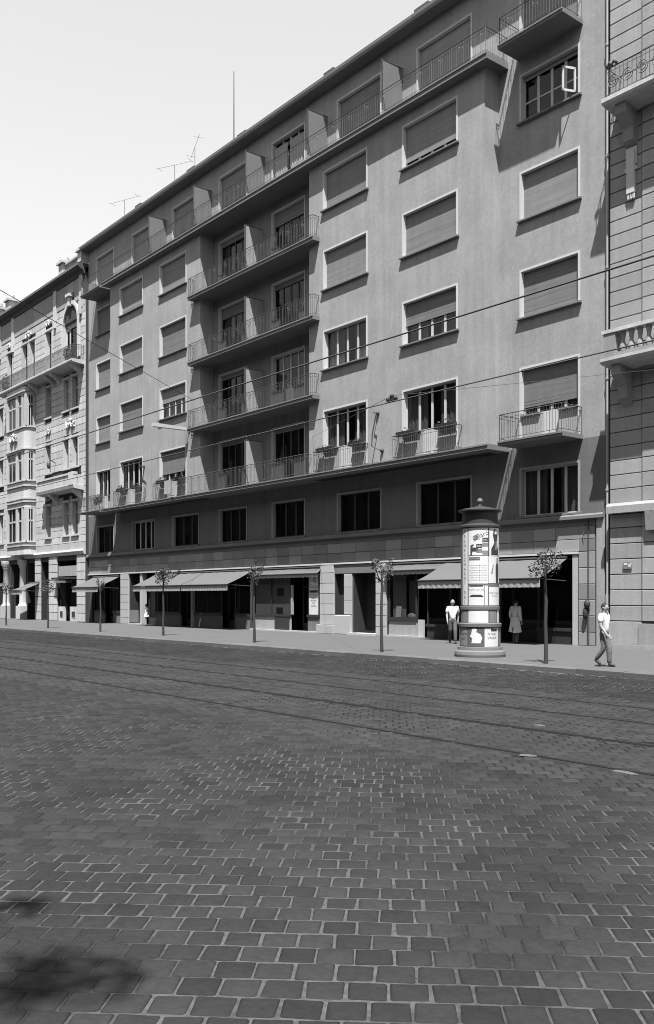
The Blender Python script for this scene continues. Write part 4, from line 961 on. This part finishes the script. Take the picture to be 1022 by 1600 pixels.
for a, z, m in ((16, 3.52, 'ink'), (-2, 3.34, 'ink'), (-14, 3.24, 'ink'), (16, 3.38, 'poster_g'), (-2, 3.2, 'poster_g'), (16, 3.15, 'poster_g')): wrap_poly([(-.085, -.06), (.085, -.06), (.085, .06), (-.085, .06)], a, z, p, m=m, e=.0067)
for a, z in ((16, 3.52), (-2, 3.34)): wrap_text('ABC', .07, a, z, p, m='poster', e=.009)
wrap_poly([(-.05, -.16), (.0, -.16), (.02, .1), (.06, .12), (.04, .16), (-.05, .12)], -24, 3.24, p)
p = patch('poster', 29, 78, 3.06, 3.87, 'poster', kio); patch('border', 25.5, 28, 3.06, 3.87, 'ink', kio)
wrap_poly([(-.16, -.38), (.16, -.38), (.16, -.2), (.06, -.05), (.12, .2), (.06, .36), (-.06, .38), (-.1, .2), (-.04, -.02), (-.16, -.2)], 52, 3.46, p); wrap_poly([(-.05, .2), (.06, .22), (.05, .33), (-.04, .33)], 54, 3.48, p, m='poster', e=.009); wrap_poly([(-.03, -.22), (.07, -.22), (.08, 0), (0, .02)], 54, 3.46, p, m='poster_g', e=.009)
p = patch('poster', -36, 24.5, 2.26, 3.06, 'poster', kio); wrap_poly([(-.19, -.04), (.13, -.04), (.13, .05), (-.19, .05)], -14, 2.97, p); wrap_text('MŰVÉSZEK', .06, -17, 2.975, p, m='poster', e=.009)
for k in range(7):
    z = 2.78 - k * .07; wrap_text('OPERETT EST' if k % 2 else 'HANGVERSENY', .042, -18, z, p, m='poster_g'); wrap_text('19 ÓRA 30' if k % 2 else 'BUDAPEST', .042, 12, z, p, m='poster_g')
    wrap_poly([(-.012, -.012), (.012, -.012), (.012, .012), (-.012, .012)], -1, z, p)
p = patch('poster', 26, 79, 2.27, 3.05, 'poster', kio); wrap_poly([(-.07, -.37), (.07, -.37), (.08, .1), (.03, .22), (.03, .36), (-.03, .36), (-.03, .22), (-.08, .1)], 62, 2.65, p); wrap_poly([(-.05, -.1), (.0, -.12), (.05, .15), (.02, .16)], 40, 2.65, p, m='poster_g')
p = patch('poster', -35, 12, 1.63, 2.2, 'poster', kio); wrap_poly([(-.2, -.02), (.2, -.02), (.2, .02), (-.2, .02)], -12, 2.19, p); wrap_text('TOTÓ LOTTÓ', .07, -11, 2.08, p, m='poster_g'); wrap_poly([(-.2, -.03), (.2, -.03), (.2, .0), (.12, .04), (-.12, .04), (-.2, .0)], -11, 1.9, p)
p = patch('poster', 14, 24, 1.63, 2.2, 'poster', kio); p = patch('poster', 28, 80, 1.63, 2.16, 'poster', kio); wrap_text('ŐSZI VÁSÁR', .075, 50, 1.98, p, m='poster_g'); wrap_text('RUHA', .075, 50, 1.9, p, m='poster_g')
p = patch('poster', -36, 25.5, 1.13, 1.49, 'poster', kio); p = patch('poster', 62, 84, 1.13, 1.49, 'poster', kio); patch('poster', -85, -62, 1.65, 3.8, 'poster_g', kio); patch('poster', 30, 58, 1.13, 1.46, 'poster_g', kio); patch('poster', -84, -40, 1.13, 1.47, 'poster_g', kio); patch('poster', 81, 130, 1.63, 3.8, 'poster', kio); patch('poster', -135, -88, 1.63, 3.7, 'poster', kio); patch('poster', 84, 125, .46, .95, 'poster', kio, LR); patch('poster', -120, -75, .46, .97, 'poster', kio, LR)
p = patch('poster', -72, -38, .46, .99, 'poster_g', kio, LR); wrap_text('HIRDETÉS', .08, -54, .8, p, LR); wrap_text('ÜZLET', .07, -54, .65, p, LR)
p = patch('poster', -36, 11, .44, .99, 'poster_d', kio, LR)
wrap_poly([(-.12, -.2), (.14, -.2), (.19, -.05), (.14, .06), (.02, .12), (.04, .2), (-.03, .24), (-.11, .2), (-.12, .08), (-.17, .0), (-.1, -.06)], -12, .74, p, LR, m='poster')
p = patch('poster', 13, 60, .44, .97, 'poster', kio, LR); wrap_text('NYÁRI', .1, 36, .8, p, LR); wrap_text('VÁSÁR', .1, 36, .69, p, LR); wrap_poly([(-.02, -.04), (.2, -.04), (.2, .03), (-.02, .05)], 34, .92, p, LR)
p = patch('poster', 63, 82, .46, .97, 'poster_g', kio, LR)

# ============================================================ TREES
def sapling(x, y, h, cr_, lab, seed, n=260, lean=0):
    cr_ *= .82
    rr = random.Random(seed); t = thing('street_tree', lab, 'tree', (x, y, PZ), 'young trees along the kerb')
    m_ = MB(); pts = [(x + lean * k / 5 + rr.uniform(-.015, .015), y + rr.uniform(-.015, .015), PZ + (h - .35) * k / 5) for k in range(6)]
    m_.tube(pts, [.06, .05, .045, .042, .035, .02], 8); top = Vector(pts[-1])
    cc = top + Vector((0, 0, -.05)); tips = []
    for k in range(9):
        a = rr.uniform(0, 6.28); b = Vector((math.cos(a) * cr_ * rr.uniform(.5, 1), math.sin(a) * cr_ * rr.uniform(.5, 1), rr.uniform(-.2, .38)))
        s0 = top - Vector((0, 0, rr.uniform(.05, .45))); m_.tube([s0, s0 + b * .5 + Vector((0, 0, .06)), cc + b], [.018, .012, .006], 5); tips.append(cc + b)
    m_.build('trunk', 'bark', t)
    m_ = MB()
    for p in tips:
        leafy(m_, p, cr_ * .34, cr_ * .34, .2, n // 5, .045, rr)
    leafy(m_, cc, cr_ * .8, cr_ * .8, .38, n // 2, .045, rr)
    m_.build('crown', 'leaf', t)
TR = [(-57.4, 20.7, 2.7, .38, 'slim sapling nearest the left edge of the kerb line'), (-50.8, 20.7, 2.75, .42, 'sapling in front of the old building\'s small awning'), (-43.8, 20.6, 2.7, .25, 'thin bare-looking sapling before the leftmost awning of the plain block'),
      (-37.5, 20.7, 3.0, .52, 'bushy sapling in front of the pair of long awnings'), (-29.47, 20.2, 3.0, .45, 'sapling beside the shop window with the notice board'),
      (-21.75, 19.78, 2.95, .42, 'tall narrow sapling in front of the entrance door'), (-15.27, 19.66, 3.0, .5, 'sapling nearest the camera, right of the advertising column')]
for k, (x, y, h, c_, lab) in enumerate(TR): sapling(x, y, h, c_, lab, 40 + k, n=70 if k == 2 else (260 if k == 3 else 150))
# tree on the near side of the street, out of view, whose branch shades the corner of the road
rr = random.Random(5)
t = thing('roadside_tree', 'tall leafy tree on the near side of the street that shades the lower left setts', 'tree', (-2.5, -6.2, 0))
m_ = MB(); m_.tube([(-2.5, -6.2, -.02), (-2.4, -6.1, 3), (-2.3, -5.9, 7), (-2.1, -5.6, 11), (-2.0, -5.4, 16)], [.26, .22, .18, .12, .04], 10)
CL = [(-0.27, -2.5, 0.34, 26), (-0.05, -2.41, 0.3, 34), (0.16, -2.32, 0.26, 26), (0.07, -2.13, 0.2, 22), (0.04, -2.58, 0.3, 26), (-1.11, -2.19, 0.24, 26), (-1.2, -2.02, 0.16, 20), (-0.29, -2.33, 0.22, 25)]
for e in [(c[0], c[1], 14.0) for c in CL[::2]] + [(-4.5, -7, 13), (-3.5, -8.5, 14), (-.5, -7.5, 14.5), (-3.5, -4.5, 15.5)]: m_.tube([(-2.25, -5.8, 8.5), ((-2.25 + e[0]) / 2, (-5.8 + e[1]) / 2, (8.5 + e[2]) / 2 + .5), e], [.07, .04, .012], 6)
m_.build('trunk', 'bark', t)
m_ = MB()
for x, y, r_, n in CL: leafy(m_, (x, y, 14.0), r_, r_, r_ * .7, n, .075, rr)
for c, r_, n in (((-4.5, -7, 13.3), 1.4, 700), ((-3.5, -8.5, 14.3), 1.4, 700), ((-.5, -7.5, 14.7), 1.3, 600), ((-3.5, -4.9, 15.9), 1.1, 300), ((-2, -6.2, 16), 1.4, 700)): leafy(m_, c, r_, r_, r_ * .7, n, .09, rr)
m_.build('crown', 'leaf', t)

# ============================================================ OVERHEAD WIRES
def wire(name, pts, r, lab, sag=.0, cat='wire', group='overhead wires'):
    P = []
    for a, b in zip(pts[:-1], pts[1:]):
        for k in range(12):
            u = k / 12; P.append((a[0] + (b[0] - a[0]) * u, a[1] + (b[1] - a[1]) * u, a[2] + (b[2] - a[2]) * u - sag * 4 * u * (1 - u)))
    P.append(pts[-1]); return MB().tube(P, r, 5).build(name, 'metal', label=lab, cat=cat, group=group)
wire('tram_wire', [(-90, 9.6, 5.95), (-14.5, 9.6, 5.82), (15, 9.6, 5.65)], .013, 'upper of the two tram wires crossing the picture')
wire('tram_wire', [(-90, 13.1, 5.95), (-14.1, 13.1, 5.9), (15, 13.1, 5.8)], .013, 'lower of the two tram wires, carrying the small insulator')
wire('span_wire', [(-46.0, F, 13.1), (-28.2, 10, 11.2), (-10, -7.4, 9.4)], .012, 'thin span wire running up to the left edge from the loggia', cat='wire')
wire('span_wire', [(-35.0, F, 9.55), (-14.1, 13.1, 6.03)], .006, 'thin span wire from the facade to the insulator', cat='wire')
wire('span_wire', [(-14.1, 13.1, 6.03), (-13.2, 27.7, 9.0)], .005, 'faint span wire from the insulator toward the right hand house', cat='wire')
MB().box(-14.25, -13.95, 13.07, 13.13, 5.93, 5.98).ball((-14.1, 13.1, 6.02), .05).ball((-14.2, 13.1, 5.96), .04).ball((-13.98, 13.1, 5.96), .04).build('wire_insulator', 'kioskd', label='small dark insulator hanging on the lower tram wire', cat='insulator')

# ============================================================ PEOPLE
def skin(name, verts, edges, radii, m, parent, sub=2):
    me = bpy.data.meshes.new(name); me.from_pydata(verts, edges, []); o = bpy.data.objects.new(name + '_tmp', me); C.objects.link(o)
    md = o.modifiers.new('Skin', 'SKIN'); md.use_smooth_shade = True
    sv = me.skin_vertices[0].data
    for k, r_ in enumerate(radii):
        sv[k].radius = r_ if isinstance(r_, tuple) else (r_, r_); sv[k].use_root = (k == 0)
    s_ = o.modifiers.new('Sub', 'SUBSURF'); s_.levels = s_.render_levels = sub
    dg = bpy.context.evaluated_depsgraph_get(); nm = bpy.data.meshes.new_from_object(o.evaluated_get(dg)); nm.name = name
    bpy.data.objects.remove(o); bpy.data.meshes.remove(me)
    nm.materials.clear(); nm.materials.append(M[m])
    b = bpy.data.objects.new(name, nm); C.objects.link(b); b.parent = parent
    return b
def merge_into(o, mb, mats):                               # add small features to a body mesh
    me = o.data; vs = [v.co[:] for v in me.vertices]; fs = [tuple(p.vertices) for p in me.polygons]; n = len(vs); mi = [0] * len(fs)
    vs += mb.v; fs += [tuple(n + i for i in f) for f in mb.f]; mi += [k for k in mb.mi]
    nm = bpy.data.meshes.new(o.name); nm.from_pydata(vs, [], fs)
    for x in mats: nm.materials.append(M[x])
    nm.polygons.foreach_set('material_index', mi); nm.polygons.foreach_set('use_smooth', [True] * len(fs)); nm.update(); o.data = nm
def person(lab, x, y, face, H, J, top='shirt', legs='trouser', coat=False, bald=False, dress=False, skin_legs=False, headturn=0, zb=PZ):
    """J: joints in a frame where +y is the way the person faces, heights as fractions of 1.0; scaled by H"""
    t = thing('person', lab, 'person', (x, y, zb), None); t.rotation_euler.z = face; 
    V = lambda k: tuple(c * H for c in J[k])
    names = ['pelvis', 'waist', 'chest', 'neck', 'head0', 'head1', 'lsh', 'lel', 'lwr', 'lpalm', 'rsh', 'rel', 'rwr', 'rpalm', 'lhip', 'lkn', 'lan', 'ltoe', 'rhip', 'rkn', 'ran', 'rtoe']
    rad = dict(pelvis=.066, waist=.06, chest=.068, neck=.032, head0=(.038, .048), head1=(.042, .05), lsh=.037, lel=.027, lwr=.018, lpalm=(.022, .012), lhip=.05, lkn=.034, lan=.022, ltoe=.02)
    def rr_(k):
        r_ = rad.get(k, rad.get('l' + k[1:])); return tuple(c * H for c in r_) if isinstance(r_, tuple) else r_ * H
    E_ = [(0, 1), (1, 2), (2, 3), (3, 4), (4, 5), (2, 6), (6, 7), (7, 8), (8, 9), (2, 10), (10, 11), (11, 12), (12, 13), (0, 14), (14, 15), (15, 16), (16, 17), (0, 18), (18, 19), (19, 20), (20, 21)]
    body = skin('body', [V(k) for k in names], E_, [rr_(k) for k in names], 'skin', t)
    mb = MB(); hx, hy, hz = V('head1'); h0 = Vector(V('head0')); ht = Matrix.Rotation(headturn, 3, 'Z'); hc = Vector((hx, hy, (hz + h0.z) / 2))
    def hp(a, b, c): return tuple(hc + ht @ Vector((a * H, b * H, c * H)))
    mb.cur = 0; mb.ball(hc, .043 * H, .052 * H, .066 * H, 12, 9); mb.ball(hp(0, .055, -.004), .009 * H, .014 * H, .016 * H, 6, 5)
    for s_ in (-1, 1): mb.ball(hp(s_ * .045, -.004, .0), .007 * H, .014 * H, .018 * H, 6, 5)
    mb.cur = 1
    for s_ in (-1, 1): mb.ball(hp(s_ * .017, .049, .010), .006 * H, .004 * H, .004 * H, 6, 4)
    mb.ball(hp(0, .05, -.03), .014 * H, .005 * H, .004 * H, 6, 4)
    mb.cur = 0
    for sd in 'lr':                                        # fingers
        p, q = Vector(V(sd + 'wr')), Vector(V(sd + 'palm')); d = (q - p).normalized(); side = d.cross(Vector((1, 0, 0))).normalized()
        for k, L_ in enumerate((.038, .045, .048, .043)):
            s0 = q + side * (k - 1.5) * .011 * H; mb.tube([s0, s0 + d * L_ * .55 * H, s0 + (d + Vector((0, .5, 0))).normalized() * L_ * H], [.0062 * H, .0055 * H, .004 * H], 5)
        mb.tube([p + d * .02 * H, p + d * .035 * H + side * .03 * H, p + d * .06 * H + side * .036 * H], [.008 * H, .007 * H, .005 * H], 5)
    merge_into(body, mb, ['skin', 'hair'])
    # hair
    m2 = MB(); k0 = hc + ht @ Vector((0, -.010 * H, .012 * H))
    if bald: m2.ball(k0 + ht @ Vector((0, -.012 * H, -.022 * H)), .047 * H, .046 * H, .034 * H, 10, 6)
    else: m2.ball(k0 + Vector((0, 0, .006 * H)), .048 * H, .053 * H, .060 * H, 12, 8)
    hme = m2; oo = bpy.data.meshes.new('hair'); oo.from_pydata(hme.v, [], hme.f); oo.materials.append(M['hair']); oo.polygons.foreach_set('use_smooth', [True] * len(oo.polygons)); ho = bpy.data.objects.new('hair', oo); C.objects.link(ho); ho.parent = t
    # shirt: torso and sleeves
    def mid(a, b, u): A_, B_ = Vector(V(a)), Vector(V(b)); return tuple(A_ + (B_ - A_) * u)
    slv = 1.0 if coat else .72
    tv = [V('pelvis'), V('waist'), V('chest'), mid('chest', 'neck', .72), V('lsh'), mid('lsh', 'lel', slv), V('rsh'), mid('rsh', 'rel', slv)]
    tr_ = [.078 * H, .078 * H, .088 * H, .045 * H, .048 * H, .045 * H, .048 * H, .045 * H]
    te = [(0, 1), (1, 2), (2, 3), (2, 4), (4, 5), (2, 6), (6, 7)]
    if coat: tv += [mid('lel', 'lwr', .95), mid('rel', 'rwr', .95)]; te += [(5, 8), (7, 9)]; tr_ += [.032 * H, .032 * H]
    skin('coat' if coat else ('dress' if dress else 'shirt'), tv, te, tr_, top, t)
    if coat or dress:
        z0 = (.26 if coat else .42) * H; z1 = J['waist'][2] * H; m3 = MB(); n = 28; rows = 7; vs = []; fs = []
        for j in range(rows):
            u = j / (rows - 1); z = z1 + (z0 - z1) * u; rx = (.095 + .055 * u) * H; ry = (.075 + .05 * u) * H
            for k in range(n):
                a = 2 * math.pi * k / n; w_ = 1 + .06 * u * math.sin(5 * a + 1)
                vs.append((rx * math.cos(a) * w_, ry * math.sin(a) * w_ - .01 * H, z + (.015 * H * math.sin(a * 2) if j == rows - 1 else 0)))
        for j in range(rows - 1):
            for k in range(n):
                if coat and j > 3 and k == 3 * n // 4: continue
                fs.append((j * n + k, (j + 1) * n + k, (j + 1) * n + (k + 1) % n, j * n + (k + 1) % n))
        q = bpy.data.meshes.new('skirt'); q.from_pydata(vs, [], fs); q.materials.append(M[top]); q.polygons.foreach_set('use_smooth', [True] * len(fs)); qo = bpy.data.objects.new('coat_skirt' if coat else 'skirt', q); C.objects.link(qo); qo.parent = t
    if not skin_legs:
        lv = [V('pelvis'), V('lhip'), V('lkn'), mid('lkn', 'lan', .97), V('rhip'), V('rkn'), mid('rkn', 'ran', .97), mid('pelvis', 'waist', .8)]
        skin('trousers', lv, [(0, 1), (1, 2), (2, 3), (0, 4), (4, 5), (5, 6), (0, 7)], [.066 * H, .054 * H, .047 * H, .038 * H, .054 * H, .047 * H, .038 * H, .058 * H], legs, t)
    for sd in 'lr':
        p, q = V(sd + 'an'), V(sd + 'toe'); P0, Q0 = Vector(p), Vector(q); d = (Q0 - P0).normalized()
        skin('shoe', [tuple(P0 - d * .02 * H), tuple((P0 + Q0) / 2), tuple(Q0 + d * .012 * H)], [(0, 1), (1, 2)], [.027 * H, .027 * H, .021 * H], 'shoe', t, 2)
    return t
def pose(stride=.0, lift=0.0, arm=.0, lean=0.0, sep=.05, elbow=.03):
    J = dict(pelvis=(0, 0, .52), waist=(0, .005, .60), chest=(0, .0, .74), neck=(0, .0, .845), head0=(0, .012, .885), head1=(0, .016, .955))
    for sd, s_, ph in (('l', -1, 1), ('r', 1, -1)):
        J[sd + 'sh'] = (s_ * .105, 0, .80); J[sd + 'el'] = (s_ * .13, -arm * ph * .55 - .02, .635); J[sd + 'wr'] = (s_ * .125, -arm * ph + elbow, .50); J[sd + 'palm'] = (s_ * .12, -arm * ph + elbow * 1.5, .455)
        J[sd + 'hip'] = (s_ * sep, 0, .49); fy = stride * ph; k = lift if ph < 0 else 0
        J[sd + 'kn'] = (s_ * sep, fy * .55 + .025 + (.04 if k else 0), .275 + k * .3); J[sd + 'an'] = (s_ * sep, fy - (.05 if k else 0), .035 + k); J[sd + 'toe'] = (s_ * sep, fy + .085 - (.06 if k else 0), .018 + k * .35)
    return J
HF = lambda dx, dy: math.atan2(dy, dx) - math.pi / 2
person('man in white short-sleeved shirt and grey trousers striding right along the kerb', -13.7, 19.95, HF(1, .15), 1.60, pose(.065, .07, .05, elbow=.06), legs='trouser_l', headturn=R(-10))
person('balding man in white open-necked shirt walking out left of the advertising column', -24.2, 25.6, HF(.75, -.65), 1.68, pose(.12, .03, .07), bald=True, headturn=R(8))
person('person in long pale coat seen from behind under the wide awning', -22.6, 27.3, HF(-.1, 1), 1.68, pose(.03, 0, -.02, elbow=.06), top='coat', coat=True)
person('child in a white top and bare legs near the leftmost pale pier', -51.0, 27.0, HF(-.2, -1), 1.36, pose(.03, 0, .0), dress=True, skin_legs=True)
